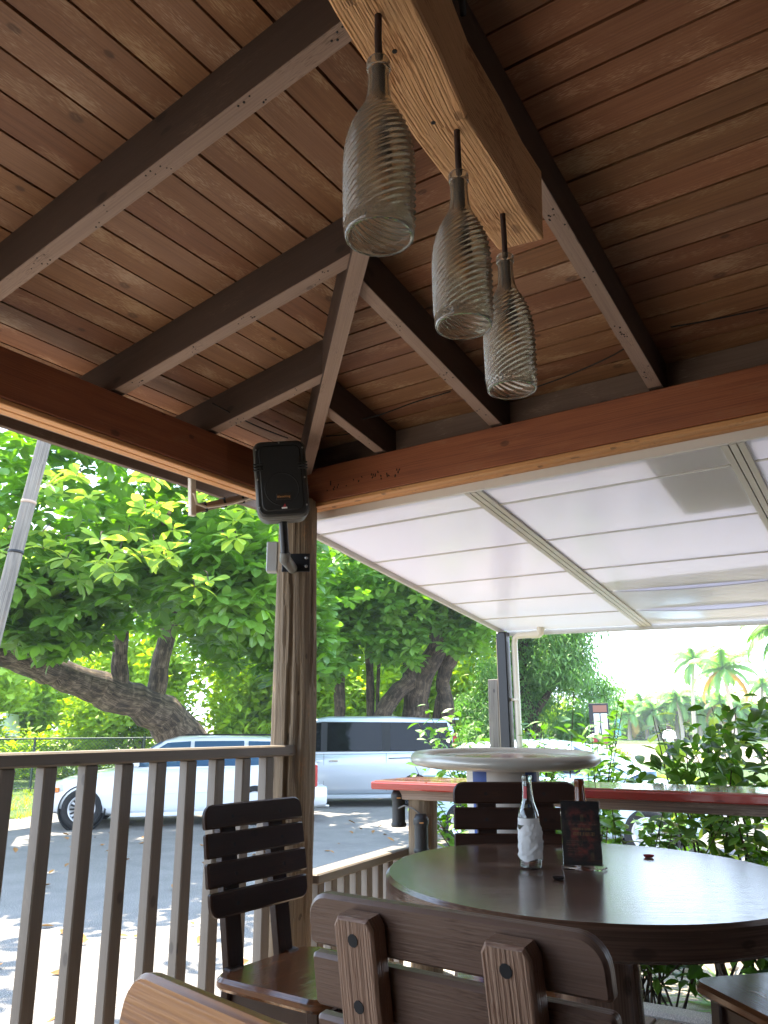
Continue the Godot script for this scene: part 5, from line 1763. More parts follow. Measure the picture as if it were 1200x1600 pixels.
	for sg in [-1.0, 1.0]:
		side_panel("window", c, PackedVector2Array([Vector2(0.74, 0.915), Vector2(0.12, 1.19), Vector2(-0.3, 1.2), Vector2(-0.3, 0.915)]), sg, 0.88, 1.26, 0.755, 0.59, M.car_glass)
		side_panel("window", c, PackedVector2Array([Vector2(-0.37, 0.915), Vector2(-0.37, 1.2), Vector2(-1.15, 1.17), Vector2(-1.3, 0.94)]), sg, 0.88, 1.26, 0.755, 0.59, M.car_glass)
		wheel(c, V(1.12, 0.28, sg * 0.76), 0.28, 7)
		wheel(c, V(-1.12, 0.28, sg * 0.76), 0.28, 7)
		var hl := MB.new()
		hl.box(T(V(1.5, 0.62, sg * 0.6), V(0, sg * 0.5, 0)), V(0.2, 0.14, 0.26), 0.04)
		part("headlight", hl, M.lamp_clear, c)
		var mi := MB.new()
		mi.box(T(V(0.62, 0.97, sg * 0.86)), V(0.11, 0.12, 0.16), 0.03)
		part("wing_mirror", mi, paint, c)
	pane("windscreen", c, V(0.9, 0.91, 0.62), V(0.9, 0.91, -0.62), V(0.24, 1.22, -0.52), V(0.24, 1.22, 0.52), V(0.6, 1, 0), M.car_glass_blue)

	# white minibus far off on the road at the left
	c = thing("parked_van", "white minibus far off beyond the chain link fence at the left", "van", V(-28.5, GROUND + 0.2, -15.4), deg_to_rad(200))
	b = MB.new()
	st = []
	for s in [[-2.2, 0.8, 0.3, 1.1, 0.0], [-2.1, 0.86, 0.22, 1.12, 0.0], [1.6, 0.86, 0.22, 1.1, 0.0], [2.1, 0.8, 0.26, 0.9, 0.02], [2.2, 0.6, 0.32, 0.7, 0.0]]:
		st.append(section(s[0], s[1], s[2], s[3], s[4]))
	b.grid(st, true, true)
	part("body", b, M.car_white, c)
	greenhouse(c, M.car_white, [[-2.18, 1.1, 0.8], [-2.1, 1.86, 0.74], [0.9, 1.9, 0.74], [1.2, 1.8, 0.72], [2.0, 1.06, 0.76]], 1.08, 0.82)
	for sg in [-1.0, 1.0]:
		for x in [-1.9, -0.7, 0.5]:
			side_panel("window", c, PackedVector2Array([Vector2(x, 1.15), Vector2(x, 1.62), Vector2(x + 0.95, 1.62), Vector2(x + 0.95, 1.15)]), sg, 1.08, 1.86, 0.845, 0.75, M.car_glass_blue)
		wheel(c, V(1.4, 0.32, sg * 0.78), 0.32, 6)
		wheel(c, V(-1.4, 0.32, sg * 0.78), 0.32, 6)


func greenhouse(c: Node3D, paint: Material, st: Array, belt: float, wb: float) -> void:
	var b := MB.new()
	var rows := []
	for s in st:
		var x: float = s[0]
		var y: float = maxf(s[1], belt + 0.01)
		var w: float = s[2]
		var k := (y - belt)
		var half := [V(x, belt - 0.06, wb), V(x, belt, lerpf(wb, maxf(w, wb), 0.5)), V(x, belt + k * 0.5, lerpf(wb, w, 0.5) + 0.01), V(x, y - minf(0.05, k * 0.2), w), V(x, y - minf(0.01, k * 0.05), w - 0.06), V(x, y + 0.01, w * 0.5)]
		var row := half.duplicate()
		row.append(V(x, y + 0.018, 0))
		for i in range(half.size() - 1, -1, -1):
			row.append(V(half[i].x, half[i].y, -half[i].z))
		rows.append(row)
	b.grid(rows, true, true)
	part("cabin", b, paint, c)


func shrubs() -> void:
	var r2 := RandomNumberGenerator.new()
	r2.seed = 44
	# the dark shrub behind the counter on the right, leaf by leaf
	var s := thing("shrub", "tall dark leafy shrub rising behind the right end of the red counter", "shrub", V(-0.95, GROUND + 0.05, -4.75))
	var count := 0
	for i in 15:
		var b := MB.new()
		var base := V(r2.randf_range(-0.25, 0.25), 0, r2.randf_range(-0.15, 0.15))
		var tip := V(r2.randf_range(-0.55, 0.5), r2.randf_range(0.9, 1.5), r2.randf_range(-0.3, 0.3))
		var mid := base.lerp(tip, 0.5) + V(r2.randf_range(-0.08, 0.08), 0.1, r2.randf_range(-0.08, 0.08))
		b.tube([base, mid, tip], [0.008, 0.006, 0.002], 6)
		part("stem", b, M.bark, s)
		for k in 17:
			var t := 0.36 + 0.64 * k / 16.0
			var p := base.lerp(mid, t * 2.0) if t < 0.5 else mid.lerp(tip, t * 2.0 - 1.0)
			if count < 285:
				var bs := Basis.from_euler(V(0, k * 2.4 + r2.randf_range(-0.5, 0.5), 0)) * Basis.from_euler(V(r2.randf_range(-0.5, 0.5), 0, r2.randf_range(-0.6, 0.5)))
				part("leaf", LM["shrub_%d" % (r2.randi() % 3)], null, s, Transform3D(bs.scaled(Vector3.ONE * r2.randf_range(0.085, 0.13)), p + bs.x * 0.012))
				count += 1
	var dm := MultiMesh.new()
	dm.transform_format = MultiMesh.TRANSFORM_3D
	dm.use_colors = true
	dm.mesh = LM.shrub_1
	dm.instance_count = 760
	for i in 760:
		var d := V(r2.randfn(), r2.randfn(), r2.randfn()).normalized() * pow(r2.randf(), 0.4)
		var p := (V(-0.05, 1.0, 0.0) if i % 3 else V(0.3, 1.25, 0.05)) + d * V(0.55, 0.4, 0.35)
		var bs := Basis.from_euler(V(r2.randf_range(-0.7, 0.7), r2.randf() * TAU, r2.randf_range(-0.9, 0.5)))
		dm.set_instance_transform(i, Transform3D(bs.scaled(Vector3.ONE * r2.randf_range(0.065, 0.115)), p))
		var k := r2.randf_range(0.6, 1.35)
		dm.set_instance_color(i, Color(k, k, k * 0.8))
	var dmi := MultiMeshInstance3D.new()
	dmi.multimesh = dm
	dmi.name = "foliage"
	dmi.set_meta("kind", "stuff")
	s.add_child(dmi, true)
	# sunlit shrub behind the high table
	spray_shrub("shrub", "bright sunlit shrub behind the high round table", V(-2.4, GROUND + 0.05, -5.1), 30, 0.9, 1.58, V(0.8, 0, 0.3), Color(1.0, 1.1, 0.7), Color(1.6, 1.5, 0.9), 46)
	spray_shrub("shrub", "pale upright shrub right of the black canopy post", V(-1.95, GROUND + 0.05, -5.25), 16, 1.0, 1.62, V(0.35, 0, 0.3), Color(0.9, 1.0, 0.7), Color(1.5, 1.4, 0.9), 47)
	spray_shrub("shrub", "speckled sunlit bush beside the counter post, below the counter", V(-2.05, GROUND + 0.05, -4.2), 22, 0.4, 0.95, V(0.35, 0, 0.25), Color(1.0, 1.1, 0.7), Color(1.7, 1.5, 1.0), 48)
	spray_shrub("shrub", "straggly shrub with thin stems under the middle of the counter", V(-1.35, GROUND + 0.05, -4.35), 24, 0.5, 1.05, V(0.5, 0, 0.25), Color(0.75, 0.85, 0.6), Color(1.3, 1.25, 0.8), 49)
	spray_shrub("shrub", "green shrub with a pink flower under the right end of the counter", V(-0.55, GROUND + 0.05, -4.2), 24, 0.45, 1.0, V(0.5, 0, 0.25), Color(0.6, 0.7, 0.5), Color(1.1, 1.1, 0.8), 50, true)
	spray_shrub("shrub", "low sunlit shrub far out in the bed behind the dark shrub", V(-1.3, GROUND, -6.1), 10, 0.5, 1.0, V(0.9, 0, 0.3), Color(0.7, 0.8, 0.6), Color(1.2, 1.2, 0.8), 51)
	# the slanting bare stem near the right-hand stool
	var st := thing("plant_stem", "bare slanting brown plant stem growing by the stool at the lower right", "plant", V(-0.88, GROUND, -3.95))
	var b := MB.new()
	b.tube([V(0.1, 0, 0.0), V(0.02, 0.3, 0.02), V(-0.1, 0.75, -0.02)], [0.022, 0.019, 0.016], 8)
	part("stem", b, M.bark, st)
	for k in 7:
		var bs := Basis.from_euler(V(0, k * 2.4, r2.randf_range(-0.7, 0.2)))
		part("leaf", LM["shrub_%d" % (k % 3)], null, st, Transform3D(bs.scaled(Vector3.ONE * 0.12), V(-0.1, 0.7 - 0.02 * k, -0.02)))
	# strap-leaved plant in the bed
	var sp := thing("strap_leaf_plant", "tuft of long narrow pale leaves in the bed below the counter", "plant", V(-1.0, GROUND + 0.05, -4.6))
	for k in 34:
		b = MB.new()
		b.leaf(Transform3D(Basis.from_euler(V(0, k * 2.399, 0)) * Basis.from_euler(V(0, 0, r2.randf_range(0.4, 1.2))), Vector3.ZERO), r2.randf_range(0.3, 0.5), 0.028, [0.6, 1.0, 0.9, 0.6, 0.0], 0.3, 0.8)
		part("leaf", b, M.palm_leaf, sp)


func spray_shrub(called: String, label: String, at: Vector3, stems: int, h0: float, h1: float, ext: Vector3, lo: Color, hi: Color, sd: int, flower := false) -> void:
	var r2 := RandomNumberGenerator.new()
	r2.seed = sd
	var s := thing(called, label, "shrub", at)
	var tf := []
	var cols := []
	for i in stems:
		var b := MB.new()
		var base := V(r2.randf_range(-0.3, 0.3) * ext.x, 0, r2.randf_range(-0.3, 0.3) * ext.z)
		var tip := V(r2.randf_range(-1, 1) * ext.x, r2.randf_range(h0, h1), r2.randf_range(-1, 1) * ext.z)
		var mid := base.lerp(tip, 0.5) + V(r2.randf_range(-0.08, 0.08), 0.08, r2.randf_range(-0.08, 0.08))
		b.tube([base, mid, tip], [0.006, 0.0045, 0.002], 5)
		part("stem", b, M.bark, s)
		for k in 34:
			var t := 0.25 + 0.75 * k / 33.0
			var p := base.lerp(mid, t * 2.0) if t < 0.5 else mid.lerp(tip, t * 2.0 - 1.0)
			p += V(r2.randf_range(-0.03, 0.03), 0, r2.randf_range(-0.03, 0.03))
			var bs := Basis.from_euler(V(0, k * 2.4 + r2.randf_range(-0.5, 0.5), 0)) * Basis.from_euler(V(r2.randf_range(-0.5, 0.5), 0, r2.randf_range(-0.5, 0.7)))
			var L := r2.randf_range(0.065, 0.115)
			tf.append(Transform3D(bs.scaled(Vector3.ONE * L), p))
			cols.append(lo.lerp(hi, r2.randf()))
	for m in 3:
		var mm := MultiMesh.new()
		mm.transform_format = MultiMesh.TRANSFORM_3D
		mm.use_colors = true
		mm.mesh = LM["shrub_%d" % m]
		var n := 0
		for i in range(m, tf.size(), 3):
			n += 1
		mm.instance_count = n
		n = 0
		for i in range(m, tf.size(), 3):
			mm.set_instance_transform(n, tf[i])
			mm.set_instance_color(n, cols[i])
			n += 1
		var o := MultiMeshInstance3D.new()
		o.multimesh = mm
		o.name = "foliage"
		o.set_meta("kind", "stuff")
		s.add_child(o, true)
	if flower:
		for k in 5:
			var b := MB.new()
			b.leaf(Transform3D(Basis.from_euler(V(0.6, k * TAU / 5, 0.3)), V(-0.13, 0.78, 0.26)), 0.022, 0.018, [0.3, 1.0, 0.8, 0.0], 0.1, 0.2)
			part("petal", b, M.petal, s)


# ---------- furniture ----------
func rounded(w: float, h: float, radii: Array) -> PackedVector2Array:     # corner radii: lower left, lower right, upper right, upper left
	var p := PackedVector2Array()
	var c := [Vector2(-w / 2, -h / 2), Vector2(w / 2, -h / 2), Vector2(w / 2, h / 2), Vector2(-w / 2, h / 2)]
	for i in 4:
		var r: float = radii[i]
		var o: Vector2 = c[i] + Vector2(r if i == 0 or i == 3 else -r, r if i < 2 else -r)
		for k in 7:
			var a := PI + i * PI / 2 + PI / 2 * k / 6.0
			p.append(o + Vector2(cos(a), sin(a)) * r)
	return p


# a slatted chair facing local +z
func chair(label: String, at: Vector3, turn: float, wood_m: Material, back_m: Material, top := 0.905, width := 0.44, group := "") -> Node3D:
	var c := thing("wooden_chair", label, "chair", at, turn, group)
	var b := MB.new()
	b.prism(rounded(0.43, 0.42, [0.06, 0.06, 0.05, 0.05]), 0.034, T(V(0, 0.433, 0.0), V(PI / 2, 0, 0)), 0.010)
	part("seat", b, M.seat_wood if wood_m == M.chair_wood else wood_m, c)
	for sx in [-1.0, 1.0]:
		b = MB.new()
		b.bar(V(sx * 0.165, 0.0, 0.165), V(sx * 0.155, 0.416, 0.15), 0.045, 0.045, V(0, 0, 1), 0.005, Vector2(rng.randf() * 3, 0))
		part("leg", b, wood_m, c)
		b = MB.new()
		b.bar(V(sx * 0.135, 0.0, -0.235), V(sx * 0.125, 0.455, -0.2), 0.055, 0.034, V(0, 0, 1), 0.005, Vector2(rng.randf() * 3, 0))
		part("leg", b, wood_m, c)
		b = MB.new()
		b.bar(V(sx * 0.16, 0.385, 0.14), V(sx * 0.13, 0.385, -0.19), 0.02, 0.05, V(0, 1, 0), 0.003)
		part("apron", b, wood_m, c)
	b = MB.new()
	b.bar(V(-0.15, 0.385, 0.15), V(0.15, 0.385, 0.15), 0.02, 0.05, V(0, 1, 0), 0.003)
	part("apron", b, wood_m, c)
	b = MB.new()
	b.bar(V(-0.15, 0.17, 0.165), V(0.15, 0.17, 0.165), 0.022, 0.035, V(0, 1, 0), 0.003)
	part("stretcher", b, wood_m, c)
	var lo := V(0, 0.44, -0.20)
	var hi := V(0, top, -0.275)
	var up := (hi - lo).normalized()
	var outw := V(1, 0, 0).cross(up)
	var L := lo.distance_to(hi)
	for sx in [-1.0, 1.0]:
		b = MB.new()
		var q := PackedVector2Array([Vector2(-0.031, -0.06), Vector2(0.031, -0.06), Vector2(0.034, L - 0.025), Vector2(0.026, L - 0.012), Vector2(-0.026, L - 0.012), Vector2(-0.034, L - 0.025)])
		b.prism(q, 0.032, Transform3D(Basis(V(1, 0, 0), up, outw), lo + V(sx * (width * 0.5 - 0.112), 0, 0) - outw * 0.016), 0.004)
		part("upright", b, back_m, c)
	for k in 4:
		var r := 0.008
		var big := 0.036
		b = MB.new()
		var w := width - (0.012 if k == 3 else 0.0)
		b.prism(rounded(w, 0.071, [big if k == 3 else r, big if k == 3 else r, big if k == 0 else r, big if k == 0 else r]), 0.021, Transform3D(Basis(V(1, 0, 0), up, outw), lo + up * (L - 0.036 - k * 0.0825) + outw * 0.0115), 0.005)
		part("slat", b, M.slat_back if back_m == M.raw_wood else back_m, c)
	for sx in [-1.0, 1.0]:
		for k in 4:
			b = MB.new()
			var p := lo + V(sx * (width * 0.5 - 0.112), 0, 0) + up * (L - 0.040 - k * 0.0825)
			b.tube([p - outw * 0.033, p - outw * 0.0315], [0.0085, 0.0085], 10)
			b.tube([p + outw * 0.0215, p + outw * 0.0228], [0.006, 0.006], 10)
			part("bolt", b, M.car_dark, c)
	return c


func tabley(x: float, z: float) -> float:
	return 0.75 - 0.022 * (x + 0.823) - 0.008 * (z + 2.235)


func furniture() -> void:
	var t := thing("round_table", "heavy round dark wooden table with a polished top on a thick pedestal", "table", V(-0.823, 0, -2.235))
	var poly := PackedVector2Array()
	for i in 96:
		poly.append(Vector2(cos(TAU * i / 96), sin(TAU * i / 96)) * 0.553)
	var b := MB.new()
	b.prism(poly, 0.074, T(Vector3.ZERO, V(PI / 2, 0, 0)), 0.009)
	part("table_top", b, M.table_wood, t, Transform3D(Basis.from_euler(V(0.008, 0, -0.022)) * Basis.from_euler(V(0, 0.55, 0)), V(0, 0.713, 0)))
	b = MB.new()
	b.lathe([Vector2(0.0005, 0.0), Vector2(0.26, 0.0), Vector2(0.27, 0.01), Vector2(0.26, 0.035), Vector2(0.13, 0.06), Vector2(0.115, 0.09), Vector2(0.11, 0.6), Vector2(0.16, 0.66), Vector2(0.0005, 0.665)], 32)
	part("pedestal", b, M.table_wood, t)

	chair("dark slatted wooden chair standing against the left railing, side on to the table", V(-1.61, 0, -2.03), deg_to_rad(88), M.chair_wood, M.chair_wood, 0.905, 0.44)
	chair("wooden chair in the foreground seen from behind, pushed up to the round table", V(-0.545, 0, -1.235), deg_to_rad(176), M.chair_wood, M.raw_wood, 0.90, 0.455)
	chair("dark slatted chair on the far side of the round table, in front of the drum", V(-1.095, 0, -2.40), deg_to_rad(28), M.chair_wood, M.chair_wood, 0.95, 0.42)
	chair("dark chair at the right of the table, only its seat corner in view", V(-0.37, 0, -2.54), deg_to_rad(-44), M.chair_wood, M.chair_wood, 0.905, 0.44)
	chair("honey coloured chair nearest the viewer, its top slat cutting the bottom left edge", V(-0.515, 0, -0.275), deg_to_rad(-12), M.amber_wood, M.amber_wood, 0.905, 0.44)

	# high table: a dished round tray on an oil drum
	var h := thing("high_table", "high round table with a thick silver rim standing on a painted drum", "table", V(-1.43, 0, -2.99))
	b = MB.new()
	var R := 0.37
	b.lathe([Vector2(0.0005, 0.980), Vector2(0.16, 0.980), Vector2(R - 0.045, 0.988), Vector2(R - 0.018, 0.994), Vector2(R - 0.005, 1.002), Vector2(R, 1.014), Vector2(R - 0.004, 1.028), Vector2(R - 0.016, 1.038), Vector2(R - 0.032, 1.038), Vector2(R - 0.046, 1.030), Vector2(R - 0.052, 1.020)], 72)
	var tip := Transform3D(Basis.from_euler(V(0.024, 0, -0.020)), V(0, 0.002, 0))
	part("rim", b, M.rim_silver, h, tip)
	b = MB.new()
	b.lathe([Vector2(R - 0.050, 1.021), Vector2(0.0005, 1.022)], 72)
	part("table_top", b, table_print(), h, tip)
	b = MB.new()
	b.lathe([Vector2(0.143, 0.0), Vector2(0.148, 0.006), Vector2(0.143, 0.016), Vector2(0.143, 0.31), Vector2(0.148, 0.32), Vector2(0.143, 0.33), Vector2(0.143, 0.63), Vector2(0.148, 0.64), Vector2(0.143, 0.65), Vector2(0.143, 0.976)], 48)
	part("drum", b, drum_print(), h)


func table_print() -> Material:
	# the faded round print on the high table: a pink disc with a paler ring and darker flecks
	var N := 256
	var im := Image.create(N, N, false, Image.FORMAT_RGB8)
	var n := FastNoiseLite.new()
	n.seed = 4
	n.frequency = 0.03
	for y in N:
		for x in N:
			# u runs from the edge inwards in metres (0 .. 0.32), v around
			var r := 1.0 - x / float(N)
			var k := n.get_noise_2d(x, y)
			var c := hexc("b9bcae")
			if r < 0.62:
				c = hexc("c58f82")
			if r < 0.40:
				c = hexc("a86a62")
			if absf(r - 0.66) < 0.035:
				c = hexc("e0ddd2")
			im.set_pixel(x, y, c.lerp(hexc("8d8a80"), clampf(k * 1.5, 0.0, 0.6)))
	var m := StandardMaterial3D.new()
	m.resource_name = "faded_print"
	m.albedo_texture = ImageTexture.create_from_image(im)
	m.uv1_scale = Vector3(1.0 / 0.32, 0.5, 1)
	m.roughness = 0.18
	return m


func drum_print() -> Material:
	# blue panel left of a white field, red and white stripes low down (u up the drum in metres, v round it)
	var N := 256
	var im := Image.create(N, N, false, Image.FORMAT_RGB8)
	for y in N:
		for x in N:
			var up := x / 256.0
			var ar := y / 256.0
			var c := hexc("dcd9d2")
			var a := fmod(ar * 4.0, 1.0)
			if a < 0.30:
				c = hexc("2b50a0")
			if up > 0.60 and up < 0.70:
				c = hexc("dcd9d2")
				if fmod(ar * 24.0 + up * 10.0, 1.0) < 0.5:
					c = hexc("c23440")
				elif a < 0.30:
					c = hexc("4a4fb0")
			im.set_pixel(x, y, c)
	var m := StandardMaterial3D.new()
	m.resource_name = "painted_drum"
	m.albedo_texture = ImageTexture.create_from_image(im)
	m.uv1_scale = Vector3(1.0 / 0.98, 1.0 / 0.9, 1)
	m.roughness = 0.4
	return m


func shell(b: MB, prof: Array, wall: float, seg: int) -> void:
	# a closed glass wall: outside up, over the lip, inside down to a solid foot
	var p := [Vector2(0.0005, 0.0)]
	p.append_array(prof)
	for i in range(prof.size() - 1, 0, -1):
		p.append(Vector2(maxf(0.002, prof[i].x - wall), prof[i].y))
	p.append(Vector2(prof[1].x - wall, 0.007))
	p.append(Vector2(0.0005, 0.0075))
	b.lathe(p, seg)


func table_things() -> void:
	var at := V(-0.981, tabley(-0.981, -2.207) + 0.0015, -2.207)
	var o := thing("beer_bottle", "clear glass bottle with a damp paper napkin wrapped round it on the table", "bottle", at)
	var prof := [Vector2(0.027, 0.0), Vector2(0.0300, 0.004), Vector2(0.0305, 0.02), Vector2(0.0305, 0.125), Vector2(0.0295, 0.138), Vector2(0.0255, 0.152), Vector2(0.0200, 0.166), Vector2(0.0165, 0.180), Vector2(0.0148, 0.200), Vector2(0.0132, 0.228), Vector2(0.0132, 0.232), Vector2(0.0146, 0.234), Vector2(0.0146, 0.241), Vector2(0.0130, 0.244)]
	var b := MB.new()
	shell(b, prof, 0.0022, 40)
	part("glass", b, M.clear_glass, o)
	b = MB.new()
	b.lathe([Vector2(0.0005, 0.009), Vector2(0.0276, 0.009), Vector2(0.0278, 0.016), Vector2(0.0005, 0.0165)], 32)
	part("dregs", b, M.pink_glass, o)
	b = MB.new()
	var fn := FastNoiseLite.new()
	fn.seed = 12
	fn.frequency = 1.0
	var rows := []
	for i in 24:
		var row := []
		var s := i / 23.0
		for j in 56:
			var a := TAU * j / 56
			var w := fn.get_noise_3d(cos(a) * 1.6, s * 3.0, sin(a) * 1.6) + 0.5 * fn.get_noise_3d(cos(a) * 5, s * 8.0, sin(a) * 5)
			var r := 0.0322 + maxf(0.0, w) * 0.007 + (0.0015 if fposmod(a + s * 1.2, TAU) < 0.5 else 0.0)
			var top := 0.112 + 0.008 * sin(a * 2.0 + 0.5) + 0.004 * sin(a * 5.0)
			row.append(V(r * cos(a), lerpf(0.022 + 0.004 * sin(a * 3.0), top, s), r * sin(a)))
		rows.append(row)
	b.grid(rows, true, true)
	part("napkin", b, M.tissue, o)
	b = MB.new()
	rows = []
	for i in 6:
		var row := []
		for j in 12:
			var a := 1.25 + 0.7 * j / 11.0
			var y := 0.182 + 0.032 * i / 5.0
			row.append(V((lerpf(0.0170, 0.0144, i / 5.0)) * cos(a), y, lerpf(0.0170, 0.0144, i / 5.0) * sin(a)))
		rows.append(row)
	b.grid(rows, false, true)
	part("neck_label", b, M.red_print, o)
	b = MB.new()
	rows = []
	for i in 3:
		var row := []
		for j in 20:
			var a := 0.0 + 2.6 * j / 19.0
			row.append(V(0.0309 * cos(a), 0.112 + 0.018 * i / 2.0, 0.0309 * sin(a)))
		rows.append(row)
	b.grid(rows, false, true)
	part("paper_label", b, M.tissue, o)

	at = V(-0.932, tabley(-0.932, -2.49) + 0.0015, -2.49)
	o = thing("beer_bottle", "brown glass bottle standing behind the menu holder", "bottle", at)
	b = MB.new()
	shell(b, [Vector2(0.027, 0.0), Vector2(0.0300, 0.004), Vector2(0.0305, 0.02), Vector2(0.0305, 0.105), Vector2(0.028, 0.125), Vector2(0.021, 0.145), Vector2(0.0175, 0.162), Vector2(0.0155, 0.195), Vector2(0.0145, 0.205), Vector2(0.016, 0.207), Vector2(0.016, 0.217), Vector2(0.0145, 0.22)], 0.0025, 32)
	part("glass", b, M.brown_glass, o)

	# menu holder
	var mz := V(-0.852, tabley(-0.852, -2.268) + 0.001, -2.268)
	o = thing("menu_holder", "clear acrylic stand holding a dark red printed drinks card", "menu stand", mz, 0.27)
	b = MB.new()
	b.prism(PackedVector2Array([Vector2(-0.063, -0.022), Vector2(-0.05, 0.026), Vector2(0.05, 0.026), Vector2(0.063, -0.022)]), 0.006, T(V(0, 0.003, 0), V(PI / 2, 0, 0)), 0.001)
	part("base", b, M.acrylic, o)
	var tilt := Basis.from_euler(V(-0.06, 0, 0))
	for s in [-1.0, 1.0]:
		b = MB.new()
		b.box(Transform3D(tilt, V(0, 0.093, s * 0.0022)), V(0.108, 0.172, 0.0018), 0.0004)
		part("acrylic_sheet", b, M.acrylic, o)
	b = MB.new()
	for s in [-1.0, 1.0]:
		var z: float = s * 0.0005
		var q := [V(-0.052, -0.083, z), V(0.052, -0.083, z), V(0.052, 0.083, z), V(-0.052, 0.083, z)]
		for i in 4:
			q[i] = V(0, 0.094, 0) + tilt * q[i]
		b.quad(q[0], q[1], q[2], q[3], V(0, 0.094, -s), Vector2(0, 1), Vector2(1, 1), Vector2(1, 0), Vector2(0, 0))
	part("printed_card", b, menu_print(), o)

	# bottle caps
	for k in 2:
		var p: Vector2 = [Vector2(-0.855, -2.091), Vector2(-0.759, -2.569)][k]
		o = thing("crown_cap", ["dark crimped bottle cap in front of the menu holder", "red crimped bottle cap lying right of the menu holder"][k], "bottle cap", V(p.x, tabley(p.x, p.y) + 0.0005, p.y), 0.4 * k, "bottle caps on the table")
		b = MB.new()
		rows = []
		for pr in [Vector2(0.0005, 0.0008), Vector2(0.011, 0.0008), Vector2(0.0135, 0.0025), Vector2(0.0150, 0.0065), Vector2(0.0160, 0.0075), Vector2(0.0152, 0.0070), Vector2(0.0128, 0.0033), Vector2(0.0005, 0.002)]:
			var row := []
			for j in 84:
				var a := TAU * j / 84
				var r: float = pr.x + (0.0009 * sin(21.0 * a) if pr.y > 0.004 else 0.0)
				row.append(V(r * cos(a), pr.y, r * sin(a)))
			rows.append(row)
		b.grid(rows, true, true)
		part("cap", b, M.red_print if k == 1 else M.cap_dark if M.has("cap_dark") else plain("cap_dark", hexc("3a3330"), 0.35, 0.7), o)


func menu_print() -> Material:
	var W := 208
	var H := 332
	var im := Image.create(W, H, false, Image.FORMAT_RGB8)
	var n := FastNoiseLite.new()
	n.seed = 9
	n.frequency = 0.016
	var r2 := RandomNumberGenerator.new()
	r2.seed = 3
	for y in H:
		for x in W:
			var k := clampf(0.5 + n.get_noise_2d(x, y) * 1.1, 0.0, 1.0)
			var e := clampf(minf(minf(x, W - x) / 50.0, minf(y, H - y) / 70.0), 0.0, 1.0)
			im.set_pixel(x, y, hexc("140c0e").lerp(hexc("98352c"), k * e))
	# faint unreadable lines of print, a headline and two small motifs
	for row in [[118, 40, 150, 6], [140, 55, 105, 12], [162, 60, 112, 18], [206, 20, 100, 4], [216, 20, 84, 4], [226, 20, 92, 6], [246, 24, 60, 4], [258, 24, 70, 4], [276, 30, 80, 3]]:
		var x: int = row[1]
		while x < row[1] + row[2]:
			var w := r2.randi_range(3, 8)
			for yy in row[3]:
				for xx in w:
					if r2.randf() < 0.72:
						im.set_pixel(mini(x + xx, W - 1), row[0] + yy, hexc("a87a40") if row[3] > 8 else hexc("8a6250"))
			x += w + r2.randi_range(2, 4)
	for c in [[112, 88, 18], [158, 286, 20], [28, 60, 10]]:
		for yy in range(-c[2], c[2]):
			for xx in range(-c[2] / 2, c[2] / 2):
				if r2.randf() < 0.5:
					im.set_pixel(c[0] + xx, c[1] + yy, hexc("7d6a48"))
	var m := StandardMaterial3D.new()
	m.resource_name = "drinks_card"
	m.albedo_texture = ImageTexture.create_from_image(im)
	m.roughness = 0.3
	m.cull_mode = BaseMaterial3D.CULL_DISABLED
	return m


